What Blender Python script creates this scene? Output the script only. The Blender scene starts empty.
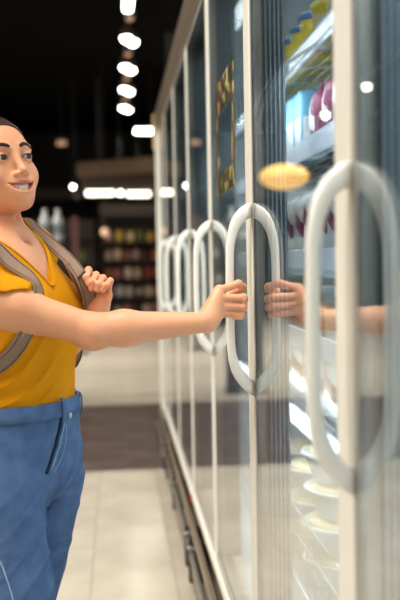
import bpy, bmesh, math, random, os
import numpy as np
from mathutils import Vector, Matrix
from mathutils.bvhtree import BVHTree
random.seed(7)
rng = np.random.RandomState(5)
scn = bpy.context.scene
COL = scn.collection
D2R = math.radians

# ------------------------------------------------------------------ camera
FPX = 840.0
CAM = Vector((0.0, 0.0, 1.31))
yaw, pitch, roll = D2R(5.59), D2R(2.83), D2R(1.10)
fw = Vector((math.sin(yaw)*math.cos(pitch), math.cos(yaw)*math.cos(pitch), -math.sin(pitch)))
r0 = fw.cross(Vector((0, 0, 1))).normalized()
u0 = r0.cross(fw)
rt = r0*math.cos(roll) - u0*math.sin(roll)
up = u0*math.cos(roll) + r0*math.sin(roll)
cd = bpy.data.cameras.new('camera')
cam = bpy.data.objects.new('camera', cd)
COL.objects.link(cam)
cam.matrix_world = Matrix(((rt.x, up.x, -fw.x, CAM.x), (rt.y, up.y, -fw.y, CAM.y), (rt.z, up.z, -fw.z, CAM.z), (0, 0, 0, 1)))
cd.sensor_fit = 'VERTICAL'
cd.sensor_height = 36.0
cd.lens = FPX*36.0/600.0
cd.clip_start = 0.05
cd.dof.use_dof = True
cd.dof.focus_distance = 1.67
cd.dof.aperture_fstop = 2.7
scn.camera = cam


def P(px, py, D):
    """point at world depth y = D that stands behind photograph pixel (px, py)"""
    d = fw*FPX + rt*(px-200.0) - up*(py-300.0)
    return CAM + d*(D/d.y)


# ------------------------------------------------------------------ world, lights, exposure
w = bpy.data.worlds.new('world')
scn.world = w
w.use_nodes = True
w.node_tree.nodes['Background'].inputs[0].default_value = (0.5, 0.5, 0.55, 1)
w.node_tree.nodes['Background'].inputs[1].default_value = 0.02
vs = scn.view_settings
vs.view_transform = 'Standard'
vs.look = 'None'
vs.gamma = 1.0
vs.exposure = 0.1
vs.use_curve_mapping = False


def area(name, loc, target, size, power, col, size_y=None):
    l = bpy.data.lights.new(name, 'AREA')
    l.energy = power
    l.color = col
    l.size = size
    if size_y:
        l.shape = 'RECTANGLE'
        l.size_y = size_y
    o = bpy.data.objects.new(name, l)
    COL.objects.link(o)
    o.location = loc
    o.rotation_euler = (Vector(target)-Vector(loc)).to_track_quat('-Z', 'Y').to_euler()
    return o


WARM = (1.0, 0.95, 0.88)
area('off_frame_area_light', (-0.5, 1.2, 4.3), (-0.35, 1.8, 1.0), 1.0, 105, WARM, 1.0)
area('off_frame_area_light', (-3.0, 0.2, 3.4), (0.1, 1.9, 1.2), 1.6, 92, WARM, 1.4)  # fill added from the left to brighten the freezer front, no fixture there
area('off_frame_area_light', (0.0, -1.8, 3.2), (-0.1, 1.9, 1.2), 1.2, 24, WARM, 1.0)

def spot(loc, target, power, col=WARM, ang=95, rad=.05):
    l = bpy.data.lights.new('spot_light', 'SPOT')
    l.energy = power
    l.color = col
    l.spot_size = math.radians(ang)
    l.spot_blend = .8
    l.shadow_soft_size = rad
    o = bpy.data.objects.new('spot_light', l)
    COL.objects.link(o)
    o.location = loc
    o.rotation_euler = (Vector(target)-Vector(loc)).to_track_quat('-Z', 'Y').to_euler()
    return o


LAMPS = ((3.2, 430), (5.6, 480), (8.0, 520), (10.4, 620), (13.0, 650), (15.6, 480))
for yy, pw in LAMPS:
    spot((-3.4, yy, 3.90), (-1.2, yy, 0), pw, ang=105)

spot((-.5, 8.8, 4.5), (-.3, 10.2, 0), 500, ang=70)  # added without a fixture, brightens the floor beyond the dark band
spot((-.5, 9.6, 4.5), (-.2, 13.0, 0), 600, ang=70)  # second added floor light, reaching further back
spot((0.3, 15.9, 3.9), (.2, 18.0, 1.0), 90, ang=90)  # added light on the far rack, no lamp stands for it

# ------------------------------------------------------------------ materials
def lin(c):
    return tuple(((v/255.0)/12.92 if v/255.0 <= 0.04045 else ((v/255.0+0.055)/1.055)**2.4) for v in c) + (1.0,)


def mat(name, col, rough=0.5, metal=0.0, noise=0.0, nscale=20.0, bump=0.0, bscale=80.0, emit=0.0, spec=0.5, col2=None, alpha=1.0, trans=0.0, ecol=None, stretch=None, coat=0.0):
    m = bpy.data.materials.new(name)
    m.use_nodes = True
    nt = m.node_tree
    b = nt.nodes['Principled BSDF']
    c = lin(col)
    b.inputs['Base Color'].default_value = c
    b.inputs['Roughness'].default_value = rough
    b.inputs['Metallic'].default_value = metal
    b.inputs['Specular IOR Level'].default_value = spec
    b.inputs['Coat Weight'].default_value = coat
    if trans:
        b.inputs['Transmission Weight'].default_value = trans
    if alpha < 1:
        b.inputs['Alpha'].default_value = alpha
    if emit:
        b.inputs['Emission Color'].default_value = lin(ecol or col)
        b.inputs['Emission Strength'].default_value = emit
    tc = nt.nodes.new('ShaderNodeTexCoord')
    mp = nt.nodes.new('ShaderNodeMapping')
    nt.links.new(tc.outputs['Object'], mp.inputs[0])
    if stretch:
        mp.inputs['Scale'].default_value = stretch
    n = nt.nodes.new('ShaderNodeTexNoise')
    n.inputs['Scale'].default_value = nscale
    n.inputs['Detail'].default_value = 4
    nt.links.new(mp.outputs[0], n.inputs['Vector'])
    r = nt.nodes.new('ShaderNodeValToRGB')
    c2 = lin(col2) if col2 else tuple(v*(1-max(noise, .03)) for v in c[:3])+(1,)
    r.color_ramp.elements[0].position = 0.35
    r.color_ramp.elements[1].position = 0.65
    r.color_ramp.elements[0].color = c2
    r.color_ramp.elements[1].color = c
    nt.links.new(n.outputs['Fac'], r.inputs[0])
    nt.links.new(r.outputs[0], b.inputs['Base Color'])
    if bump:
        n2 = nt.nodes.new('ShaderNodeTexNoise')
        n2.inputs['Scale'].default_value = bscale
        nt.links.new(mp.outputs[0], n2.inputs['Vector'])
        bp = nt.nodes.new('ShaderNodeBump')
        bp.inputs['Strength'].default_value = bump
        bp.inputs['Distance'].default_value = 0.002
        nt.links.new(n2.outputs['Fac'], bp.inputs['Height'])
        nt.links.new(bp.outputs[0], b.inputs['Normal'])
    return m


def glass_mat(name, tint=(0.93, 0.97, 0.97), f0=0.04, power=3.3):
    """thin pane: see-through with mirror reflection growing towards grazing view (same on both faces)"""
    m = bpy.data.materials.new(name)
    m.use_nodes = True
    nt = m.node_tree
    nt.nodes.clear()
    out = nt.nodes.new('ShaderNodeOutputMaterial')
    mix = nt.nodes.new('ShaderNodeMixShader')
    tr = nt.nodes.new('ShaderNodeBsdfTransparent')
    tr.inputs[0].default_value = tint+(1,)
    gl = nt.nodes.new('ShaderNodeBsdfGlossy')
    gl.inputs['Roughness'].default_value = 0.0
    gl.inputs[0].default_value = (1, 1, 1, 1)
    geo = nt.nodes.new('ShaderNodeNewGeometry')
    dot = nt.nodes.new('ShaderNodeVectorMath')
    dot.operation = 'DOT_PRODUCT'
    nt.links.new(geo.outputs['Incoming'], dot.inputs[0])
    nt.links.new(geo.outputs['Normal'], dot.inputs[1])
    ab = nt.nodes.new('ShaderNodeMath'); ab.operation = 'ABSOLUTE'
    nt.links.new(dot.outputs['Value'], ab.inputs[0])
    sb = nt.nodes.new('ShaderNodeMath'); sb.operation = 'SUBTRACT'; sb.inputs[0].default_value = 1.0
    nt.links.new(ab.outputs[0], sb.inputs[1])
    pw = nt.nodes.new('ShaderNodeMath'); pw.operation = 'POWER'; pw.inputs[1].default_value = power
    nt.links.new(sb.outputs[0], pw.inputs[0])
    ma = nt.nodes.new('ShaderNodeMath'); ma.operation = 'MULTIPLY_ADD'
    ma.inputs[1].default_value = 1-f0; ma.inputs[2].default_value = f0
    nt.links.new(pw.outputs[0], ma.inputs[0])
    nt.links.new(ma.outputs[0], mix.inputs[0])
    nt.links.new(tr.outputs[0], mix.inputs[1])
    nt.links.new(gl.outputs[0], mix.inputs[2])
    nt.links.new(mix.outputs[0], out.inputs[0])
    return m


M = dict(
    tile=mat('beige_tile', (214, 203, 184), 0.16, noise=.06, nscale=3, col2=(196, 184, 164)),
    tile_dark=mat('brown_tile', (106, 90, 82), 0.4, spec=.25, noise=.1, nscale=4, col2=(76, 60, 54)),
    grout=mat('grout', (150, 140, 124), 0.8),
    black=mat('black_ceiling', (4, 4, 4), 0.95, spec=.1, noise=.3),
    duct=mat('black_duct', (6, 6, 6), 0.9, spec=.2),
    wall=mat('dark_wall', (34, 27, 22), 0.8, noise=.2),
    wall_l=mat('grey_wall', (70, 64, 58), 0.8, noise=.1),
    stile=mat('cream_stile', (228, 224, 210), 0.4, noise=.04, stretch=(1, 1, .1)),
    stile_grey=mat('grey_metal', (178, 176, 170), 0.35, metal=.3, noise=.05),
    gasket=mat('dark_gasket', (46, 48, 50), 0.6),
    post=mat('slate_post', (84, 102, 114), 0.45, noise=.1, nscale=6, stretch=(1, 1, .2)),
    post_rib=mat('post_rib', (150, 162, 168), 0.4, noise=.05),
    handle=mat('handle_plastic', (230, 228, 218), 0.38, noise=.02),
    cornice=mat('cornice_metal', (122, 108, 92), 0.4, metal=.3, noise=.08, stretch=(1, .1, 1)),
    cornice_warm_lit=mat('cornice_warm_lit', (196, 160, 110), 0.5),
    plinth=mat('plinth_metal', (92, 80, 68), 0.4, metal=.3, noise=.1),
    rail=mat('bumper_rail', (132, 116, 98), 0.35, metal=.3, noise=.1, stretch=(1, .1, 1)),
    steel=mat('brushed_steel', (178, 172, 162), 0.3, metal=.7, noise=.05),
    bracket=mat('black_bracket', (26, 25, 25), 0.5),
    inner=mat('inner_white', (205, 214, 218), 0.5, noise=.03),
    shelf=mat('shelf_white', (210, 218, 222), 0.45, noise=.03),
    rail_clear=mat('price_rail', (228, 238, 252), 0.55, noise=.05),
    wire=mat('white_wire', (215, 218, 214), 0.4),
    led=mat('led_strip', (225, 238, 255), 0.5, emit=2.0),
    red=mat('red_plastic', (190, 40, 35), 0.4),
    glass=glass_mat('door_glass'),
    lamp=mat('lamp_white', (255, 255, 240), 0.5, emit=14.0),
    lamp_tube=mat('lamp_tube', (255, 246, 220), 0.5, emit=5.0),
    lamp_dim=mat('lamp_dim', (255, 206, 170), 0.5, emit=0.25),
    lamp_mid=mat('lamp_mid', (255, 246, 230), 0.5, emit=2.5),
    lamp_orange=mat('lamp_orange', (240, 186, 92), 0.5, emit=.8),
    lamp_body=mat('lamp_body', (40, 38, 36), 0.5),
    lamp_rose=mat('lamp_housing', (120, 96, 92), 0.5),
    bulk=mat('bulkhead_brown', (116, 92, 68), 0.7, noise=.15),
    bulk_dark=mat('bulkhead_dark', (70, 55, 44), 0.7, noise=.15),
    wood=mat('rack_wood', (60, 44, 34), 0.6, noise=.2),
    denim=mat('denim', (84, 110, 148), 0.85, noise=.1, nscale=30, col2=(70, 94, 132), bump=.35, bscale=900, spec=.15),
    denim_dark=mat('denim_shadow_seam', (36, 48, 74), 0.9, spec=.1),
    stitch=mat('denim_stitch', (150, 172, 204), 0.8, spec=.1),
    shirt=mat('mustard_jersey', (208, 138, 12), 0.9, noise=.05, nscale=14, bump=.2, bscale=700, spec=.1),
    shirt_rib=mat('mustard_binding', (205, 142, 14), 0.9, spec=.1),
    strap=mat('taupe_canvas', (142, 118, 100), 0.8, noise=.1, nscale=60, bump=.3, bscale=600, spec=.2),
    strap_edge=mat('strap_piping', (92, 74, 64), 0.8, spec=.2),
    leather=mat('brown_leather', (132, 84, 52), 0.6, noise=.12),
    buckle=mat('dark_buckle', (52, 46, 44), 0.35, metal=.6),
    hair=mat('dark_hair', (74, 48, 34), 0.45, noise=.5, nscale=90, stretch=(1, .12, .35), bump=.6, bscale=140, col2=(22, 15, 12)),
    brow=mat('brow_hair', (40, 24, 18), 0.8, noise=.2),
    eyewhite=mat('eye_white', (226, 218, 212), 0.25, noise=.01),
    iris=mat('brown_iris', (52, 32, 22), 0.2),
    pupil=mat('pupil', (6, 5, 5), 0.1),
    lash=mat('lashes', (18, 12, 10), 0.8),
    teeth=mat('teeth', (238, 232, 222), 0.25, noise=.02),
    mouth=mat('mouth_dark', (70, 26, 24), 0.6),
    nail=mat('fingernail', (226, 172, 158), 0.25),
    shoe=mat('white_shoe', (226, 224, 220), 0.5, noise=.04),
    sole=mat('shoe_sole', (240, 238, 232), 0.6),
)


def skin_mat():
    m = bpy.data.materials.new('skin')
    m.use_nodes = True
    nt = m.node_tree
    b = nt.nodes['Principled BSDF']
    a = nt.nodes.new('ShaderNodeAttribute'); a.attribute_name = 'tone'
    n = nt.nodes.new('ShaderNodeTexNoise'); n.inputs['Scale'].default_value = 35
    tc = nt.nodes.new('ShaderNodeTexCoord')
    nt.links.new(tc.outputs['Object'], n.inputs['Vector'])
    mx = nt.nodes.new('ShaderNodeMix'); mx.data_type = 'RGBA'; mx.blend_type = 'MULTIPLY'
    mx.inputs[0].default_value = .25
    rp = nt.nodes.new('ShaderNodeValToRGB')
    rp.color_ramp.elements[0].color = (.8, .7, .65, 1)
    rp.color_ramp.elements[1].color = (1, 1, 1, 1)
    nt.links.new(n.outputs['Fac'], rp.inputs[0])
    nt.links.new(a.outputs['Color'], mx.inputs[6])
    nt.links.new(rp.outputs[0], mx.inputs[7])
    nt.links.new(mx.outputs[2], b.inputs['Base Color'])
    b.inputs['Roughness'].default_value = .45
    b.inputs['Specular IOR Level'].default_value = .4
    b.inputs['Subsurface Weight'].default_value = .12
    b.inputs['Subsurface Radius'].default_value = (1, .35, .2)
    b.inputs['Subsurface Scale'].default_value = .01
    return m


M['skin'] = skin_mat()

# ------------------------------------------------------------------ object helpers
def tag(o, label=None, cat=None, group=None, kind=None):
    if label: o['label'] = label
    if cat: o['category'] = cat
    if group: o['group'] = group
    if kind: o['kind'] = kind
    return o


def thing(name, label, cat, loc=(0, 0, 0), rz=0.0, group=None):
    o = bpy.data.objects.new(name, None)
    COL.objects.link(o)
    o.empty_display_size = .05
    o.location = loc
    o.rotation_euler = (0, 0, rz)
    return tag(o, label, cat, group)


def link(name, me, m=None, parent=None, loc=None):
    if m is not None:
        me.materials.clear()
        me.materials.append(m)
    o = bpy.data.objects.new(name, me)
    COL.objects.link(o)
    if parent is not None:
        o.parent = parent
        # positions inside a part mesh are world coordinates unless the parent is a placed prototype
    if loc is not None:
        o.location = loc
    return o


def obj(name, bm, m, parent=None, loc=None, smooth=False):
    me = bpy.data.meshes.new(name)
    bmesh.ops.recalc_face_normals(bm, faces=bm.faces)
    if smooth:
        for f in bm.faces:
            f.smooth = True
    bm.to_mesh(me)
    bm.free()
    return link(name, me, m, parent, loc)


def keep_world(o):
    """part meshes authored in world space under a placed empty"""
    p = o.parent
    o.matrix_parent_inverse = (Matrix.Translation(p.location) @ p.rotation_euler.to_matrix().to_4x4()).inverted()
    return o


def box(bm, x0, x1, y0, y1, z0, z1, bev=0.0):
    t = bmesh.new()
    vs_ = [t.verts.new((x, y, z)) for z in (z0, z1) for y in (y0, y1) for x in (x0, x1)]
    for f in ((0, 1, 3, 2), (4, 6, 7, 5), (0, 4, 5, 1), (2, 3, 7, 6), (0, 2, 6, 4), (1, 5, 7, 3)):
        t.faces.new([vs_[i] for i in f])
    if bev > 0:
        bmesh.ops.bevel(t, geom=list(t.edges), offset=bev, segments=1, affect='EDGES')
    merge(bm, t)
    return bm


def merge(bm, t):
    me = bpy.data.meshes.new('tmp')
    t.to_mesh(me)
    t.free()
    bm.from_mesh(me)
    bpy.data.meshes.remove(me)


def B(*a, bev=0.0):
    bm = bmesh.new()
    return box(bm, *a, bev=bev)


def lathe(bm, prof, seg=16, c=(0, 0, 0), sx=1.0, sy=1.0):
    rings = []
    for r, z in prof:
        rings.append([bm.verts.new((c[0]+max(r, 1e-4)*sx*math.cos(2*math.pi*i/seg), c[1]+max(r, 1e-4)*sy*math.sin(2*math.pi*i/seg), c[2]+z)) for i in range(seg)])
    for a, b in zip(rings, rings[1:]):
        for i in range(seg):
            j = (i+1) % seg
            bm.faces.new((a[i], a[j], b[j], b[i]))
    bm.faces.new(list(reversed(rings[0])))
    bm.faces.new(rings[-1])
    return bm


def tube(bm, pts, r, seg=8):
    pts = [Vector(p) for p in pts]
    n = len(pts)
    rings = []
    prev = None
    for i, p in enumerate(pts):
        t = (pts[min(i+1, n-1)]-pts[max(i-1, 0)]).normalized()
        if prev is None:
            a = t.cross(Vector((0, 0, 1)))
            if a.length < 1e-3:
                a = t.cross(Vector((1, 0, 0)))
            a.normalize()
        else:
            a = (prev - t*prev.dot(t)).normalized()
        prev = a
        b = t.cross(a)
        rr = r[i] if isinstance(r, (list, tuple)) else r
        rings.append([bm.verts.new(p + (a*math.cos(2*math.pi*k/seg)+b*math.sin(2*math.pi*k/seg))*rr) for k in range(seg)])
    for A, C in zip(rings, rings[1:]):
        for k in range(seg):
            j = (k+1) % seg
            bm.faces.new((A[k], A[j], C[j], C[k]))
    bm.faces.new(list(reversed(rings[0])))
    bm.faces.new(rings[-1])
    return bm


def sphere(bm, c, rx, ry=None, rz=None, seg=16, mat3=None):
    t = bmesh.new()
    bmesh.ops.create_uvsphere(t, u_segments=seg, v_segments=max(6, seg//2), radius=1.0)
    for v in t.verts:
        p = Vector((v.co.x*rx, v.co.y*(ry or rx), v.co.z*(rz or rx)))
        if mat3 is not None:
            p = mat3 @ p
        v.co = p + Vector(c)
    merge(bm, t)
    return bm


def copy_tree(o, parent=None):
    c = o.copy()
    COL.objects.link(c)
    if parent is not None:
        c.parent = parent
    for ch in list(o.children):
        copy_tree(ch, c)
    return c


# ================================================================== setting
def struct(name, bm, m, parent=None):
    o = obj(name, bm, m, parent)
    if parent is None:
        o['kind'] = 'structure'
    return o


floor = struct('floor', B(-7.1, 4.1, -4.1, 22.1, -0.25, -0.006), M['grout'])
tile_cache = {}


def tile_piece(x0, x1, y0, y1, m, key):
    k = (round(x1-x0, 3), round(y1-y0, 3), m.name)
    if k not in tile_cache:
        bm = B(-(x1-x0)/2+.0012, (x1-x0)/2-.0012, -(y1-y0)/2+.0012, (y1-y0)/2-.0012, -0.006, 0.0, bev=.0012)
        me = bpy.data.meshes.new('tile')
        bm.to_mesh(me); bm.free()
        me.materials.append(m)
        tile_cache[k] = me
    o = bpy.data.objects.new('tile', tile_cache[k])
    COL.objects.link(o)
    o.parent = floor
    o.location = ((x0+x1)/2, (y0+y1)/2, rng.uniform(-.0003, .0003))
    return o


beige = bmesh.new()
dark = bmesh.new()


def rows(y0, y1, step, xs, m, far, pieces=True):
    y = y0
    while y < y1-1e-3:
        for a, b in zip(xs, xs[1:]):
            if pieces and a > -2.7 and b < 1.0 and y > 1.9 and y < 12.4:
                tile_piece(a, b, y, y+step, m, 0)
            else:
                box(far, a+.002, b-.002, y+.002, y+step-.002, -0.006, 0)
        y += step


xs = [-7.1, -6.735, -6.135, -5.535, -4.935, -4.335, -3.735, -3.135, -2.535, -1.935, -1.335, -.735, -.135, .21, .465, 1.065, 1.665, 2.265, 2.865, 3.465, 4.1]
xs2 = [-7.1]+[.044+.6*k for k in range(-11, 7)]+[4.1]
rows(-4.0, 5.0, .6, xs, M['tile'], beige)
rows(5.0, 5.2, .2, xs, M['tile'], beige)
rows(5.2, 7.6, .6, xs2, M['tile_dark'], dark)
rows(7.6, 22.0, .6, xs, M['tile'], beige)
for nm, bm_, m_ in (('tile_field', beige, M['tile']), ('dark_tile_field', dark, M['tile_dark'])):
    o = obj(nm, bm_, m_, floor)
    o['kind'] = 'stuff'
struct('ceiling', B(-7.1, 4.1, -4.1, 22.1, 4.6, 4.8), M['black'])
struct('wall_back', B(-7.1, 4.1, 22.0, 22.2, -.25, 4.8), M['wall'])
struct('wall_front', B(-7.1, 4.1, -4.3, -4.1, -.25, 4.8), M['wall_l'])
struct('wall_left', B(-7.3, -7.1, -4.3, 22.2, -.25, 4.8), M['wall'])
struct('wall_right', B(4.1, 4.3, -4.3, 22.2, -.25, 4.8), M['wall'])
# ================================================================== display freezer
PX = 0.28                 # plane of the door glass
PITCH = 0.74
D0 = 0.23                 # near edge of the first door in view
Y0, Y1 = D0-PITCH, D0+7*PITCH
ZB, ZT = 0.40, 2.12
FL = Vector((0.65, 2.45, 0.0))
fz = thing('display_freezer', 'tall glass-door freezer cabinet running down the right side of the aisle', 'freezer', FL)


def part(name, bm, m, parent, smooth=False):
    """part authored in world coordinates below a placed empty"""
    o = obj(name, bm, m, parent, smooth=smooth)
    if parent.type == 'EMPTY':
        o.location = -Vector(parent.location)
    return o


b = bmesh.new()
box(b, 1.06, 1.14, Y0, Y1+.03, 0.0, 2.30)            # back
box(b, .30, 1.06, Y0, Y1, 2.13, 2.30)                # roof
box(b, .315, 1.06, Y0, Y1, 0.36, 0.43)               # deck
part('case', b, M['inner'], fz)
b = bmesh.new()
box(b, .262, 1.14, Y1+.0, Y1+.07, 0.02, 2.20, bev=.004)
part('end_panel', b, M['stile'], fz)
b = bmesh.new()
box(b, .262, 1.14, Y0-.07, Y0, 0.02, 2.20, bev=.004)
part('end_panel', b, M['stile'], fz)
# cornice: stepped profile along the top
b = bmesh.new()
prof = [(.300, 2.115), (.272, 2.118), (.270, 2.15), (.262, 2.155), (.258, 2.225), (.264, 2.235), (.40, 2.24), (.40, 2.12)]
va = [b.verts.new((x, Y0-.07, z)) for x, z in prof]
vb = [b.verts.new((x, Y1+.07, z)) for x, z in prof]
for i in range(len(prof)):
    j = (i+1) % len(prof)
    b.faces.new((va[i], va[j], vb[j], vb[i]))
b.faces.new(va); b.faces.new(vb)
part('cornice', b, M['cornice'], fz)
o = part('warm_lit_end_cap', B(.250, .42, Y1+.05, Y1+.12, 2.02, 2.25, bev=.01), M['cornice_warm_lit'], fz)  # tan colour stands in for warm light on the cornice end
o['label'] = 'tan end cap of the cornice, warm light painted in'
# sill, plinth, bumper rails
part('sill', B(.268, .300, Y0, Y1, .372, .400, bev=.004), M['stile'], fz)
part('kick_plate', B(.312, .330, Y0, Y1, .0, .372), M['plinth'], fz)
part('bumper_rail', B(.246, .262, Y0, Y1, .300, .345, bev=.005), M['rail'], fz)
part('bumper_rail', B(.238, .254, Y0, Y1, .215, .245, bev=.005), M['steel'], fz)
part('bumper_rail', B(.244, .262, Y0, Y1, .150, .185, bev=.005), M['rail'], fz)
part('bumper_rail', B(.262, .280, Y0, Y1, .05, .12, bev=.005), M['plinth'], fz)
brb = None
for i in range(0, 8):
    for dy in ((0.0,) if i % 2 else (0.0, -.17)):
        y = D0+PITCH*i+dy
        if brb is None:
            b = bmesh.new()
            box(b, .236, .315, -.020, .020, .125, .275, bev=.004)
            brb = obj('rail_bracket', b, M['bracket'], fz)
            cpb = obj('bracket_cap', B(.230, .262, -.026, .026, .247, .262, bev=.002), M['steel'], brb)
            brb.location = Vector((0, y, 0))-FL
        else:
            c = copy_tree(brb)
            c.location = Vector((0, y, 0))-FL
o = part('marker_clip', B(.262, .272, 3.20, 3.24, .368, .392, bev=.002), M['red'], fz)
o['label'] = 'small red clip on the sill'

# posts between the doors, ribbed
b = bmesh.new()
box(b, .302, .345, -.03, .05, ZB+.02, ZT, bev=.002)
post = obj('post', b, M['post'], fz)
b = bmesh.new()
for k in range(5):
    x = .305+.0088*k
    box(b, x, x+.0022, -.034, -.0299, ZB+.02, ZT)
for k in range(5):
    y = -.022+.016*k
    box(b, .2985, .302, y, y+.004, ZB+.02, ZT)
ribs = obj('rib', b, M['post_rib'], post)
ribs['kind'] = 'stuff'
obj('led_strip', B(.3452, .348, -.006, .014, ZB+.1, ZT-.1), M['led'], post)
post.location = Vector((0, D0, 0))-FL
for i in range(0, 8):
    if i == 1:
        continue
    c = copy_tree(post)
    c.location = Vector((0, D0-PITCH+PITCH*i, 0))-FL


# the bow handle: half ring of broad flat section standing off the stile
def handle_bm():
    zc = 1.226
    outer = [(0, .197), (-.011, .193), (-.023, .185), (-.034, .173), (-.043, .155), (-.049, .132), (-.0525, .105), (-.0540, .03), (-.0540, -.03), (-.0535, -.095), (-.0505, -.130), (-.045, -.152), (-.036, -.170), (-.023, -.186), (-.010, -.199), (0, -.204)]
    inner = [(0, .165), (-.008, .162), (-.016, .155), (-.023, .144), (-.029, .130), (-.0335, .112), (-.0360, .090), (-.0370, .03), (-.0370, -.03), (-.0365, -.086), (-.0345, -.112), (-.030, -.130), (-.023, -.145), (-.014, -.158), (-.006, -.168), (0, -.171)]
    bm = bmesh.new()
    H = .011
    rings = []
    for (ox, oz), (ix, iz) in zip(outer, inner):
        mx, mz = (ox+ix)/2, (oz+iz)/2
        r = []
        for k in range(10):
            a = 2*math.pi*k/10
            ca, sa = math.cos(a), math.sin(a)
            ca = math.copysign(abs(ca)**.6, ca); sa = math.copysign(abs(sa)**.6, sa)
            r.append(bm.verts.new((PX-.004+mx+(ox-ix)/2*ca, sa*H, zc+mz+(oz-iz)/2*ca)))
        rings.append(r)
    for A, C in zip(rings, rings[1:]):
        for k in range(10):
            j = (k+1) % 10
            bm.faces.new((A[k], A[j], C[j], C[k]))
    bm.faces.new(rings[0]); bm.faces.new(rings[-1])
    return bm


# one door: built from y = 0 (handle side, nearest) to y = PITCH
dbm = bmesh.new()
box(dbm, .2800, .300, .004, .010, ZB, ZT)                       # edge by the handle
box(dbm, .279, .300, PITCH-.014, PITCH-.004, ZB, ZT)           # far edge
box(dbm, .279, .300, .010, PITCH-.014, ZB, ZB+.022)
box(dbm, .279, .300, .010, PITCH-.014, ZT-.022, ZT)
door = obj('door', dbm, M['stile_grey'], fz)
obj('stile', B(.2780, .300, .010, .084, ZB, ZT, bev=.002), M['stile'], door)
obj('edge_seal', B(.284, .300, -.003, .004, ZB, ZT), M['post'], door)
obj('gasket', B(.300, .302, .004, PITCH-.004, ZB, ZT) if False else box(B(.300, .304, .004, .11, ZB, ZT), .300, .304, PITCH-.03, PITCH-.004, ZB, ZT), M['gasket'], door)
gp = obj('glass_pane', B(.2790, .2835, .084, PITCH-.014, ZB+.022, ZT-.022), M['glass'], door)
obj('handle', handle_bm(), M['handle'], door, smooth=True).location = (0, .010, 0)
doors = []
for i in range(8):
    c = door if i == 0 else copy_tree(door)
    c.location = Vector((0, D0-PITCH+PITCH*i, 0))-FL
    doors.append(c)
# door index: doors[k] starts at D0 + PITCH*(k-1)


# food sticker frame on the third door, a thin printed vinyl border
def sticker_mat():
    m = bpy.data.materials.new('sticker_print')
    m.use_nodes = True
    nt = m.node_tree
    bs = nt.nodes['Principled BSDF']
    tc = nt.nodes.new('ShaderNodeTexCoord')
    v = nt.nodes.new('ShaderNodeTexVoronoi')
    v.inputs['Scale'].default_value = 48
    nt.links.new(tc.outputs['Object'], v.inputs['Vector'])
    r = nt.nodes.new('ShaderNodeValToRGB')
    r.color_ramp.interpolation = 'CONSTANT'
    els = [(0, (30, 26, 22)), (.42, (170, 130, 60)), (.44, (104, 56, 34)), (.54, (44, 38, 28)), (.66, (150, 156, 78)), (.74, (58, 62, 36)), (.86, (196, 176, 120))]
    r.color_ramp.elements[0].color = lin(els[0][1])
    r.color_ramp.elements[1].position = els[1][0]; r.color_ramp.elements[1].color = lin(els[1][1])
    for p, c in els[2:]:
        e = r.color_ramp.elements.new(p); e.color = lin(c)
    nt.links.new(v.outputs['Color'], r.inputs[0])
    nt.links.new(r.outputs[0], bs.inputs['Base Color'])
    bs.inputs['Roughness'].default_value = .5
    return m


b = bmesh.new()
sy0, sy1, sz0, sz1 = 1.955, 2.285, 1.477, 1.775
box(b, .2782, .2789, sy0, sy1, sz1-.085, sz1)
box(b, .2782, .2789, sy0, sy1, sz0, sz0+.055)
box(b, .2782, .2789, sy0, sy0+.045, sz0+.055, sz1-.085)
box(b, .2782, .2789, sy1-.035, sy1, sz0+.055, sz1-.085)
yy = D0-PITCH+PITCH*3
st = obj('sticker', b, sticker_mat(), doors[3])
st.location = (0, -yy, 0)
st['label'] = 'square food-photo sticker border on the glass'

# shelves
SHX0, SHX1 = .43, 1.04
SHELF_Z = [.50, .93, 1.125, 1.31, 1.555, 1.77]
for z in SHELF_Z:
    b = bmesh.new()
    for k in range(22):
        x = SHX0+.01+(SHX1-SHX0-.02)*k/21
        box(b, x-.002, x+.002, Y0+.06, Y1-.06, z-.006, z-.001)
    y = Y0+.1
    while y < Y1-.1:
        box(b, SHX0, SHX1, y-.003, y+.003, z-.012, z-.006)
        y += .185
    s = part('shelf', b, M['shelf'], fz)
    obj('price_rail', B(SHX0-.010, SHX0-.004, Y0+.06, Y1-.06, z-.030, z+.016, bev=.001), M['rail_clear'], s)

# light inside the cabinet (its LED strips)
for y in (-.15, .6, 1.34, 2.08, 2.82, 3.56, 4.3, 5.0):
    l = area('case_led_light', (.37, y, 1.72), (.70, y, 1.2), .66, 3.4 if y > .9 else 2.0, (.86, .94, 1.0), .06)
    l3 = area('case_led_light', (.40, y, 2.09), (.56, y, 1.6), .66, 2.6 if y > .9 else 1.6, (.86, .94, 1.0), .05)
    l2 = area('case_led_light', (.37, y, .95), (.72, y, .8), .66, 2.4 if y > .9 else 1.6, (.90, .96, 1.0), .06)


# ------------------------------------------------------------------ groceries
def pm(name, col, **k):
    return mat(name, col, k.pop('rough', .45), noise=k.pop('noise', .05), **k)


G = dict(yellow=pm('yellow_plastic', (224, 204, 60)), blue=pm('blue_plastic', (40, 100, 160)), sky=pm('sky_carton', (110, 180, 214)),
         plum=pm('plum_print', (120, 34, 74)), white=pm('white_pack', (232, 234, 232)), grey=pm('grey_pack', (150, 160, 160)),
         green=pm('green_print', (120, 160, 90)), cream=pm('cream_food', (226, 210, 172)), brown=pm('brown_food', (110, 84, 60)),
         red=pm('red_print', (180, 50, 50)), orange=pm('orange_print', (216, 130, 60)), navy=pm('navy_print', (50, 66, 120)),
         film=pm('clear_film', (222, 230, 230), rough=.15), dark=pm('dark_pack', (52, 46, 46)))


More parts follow.
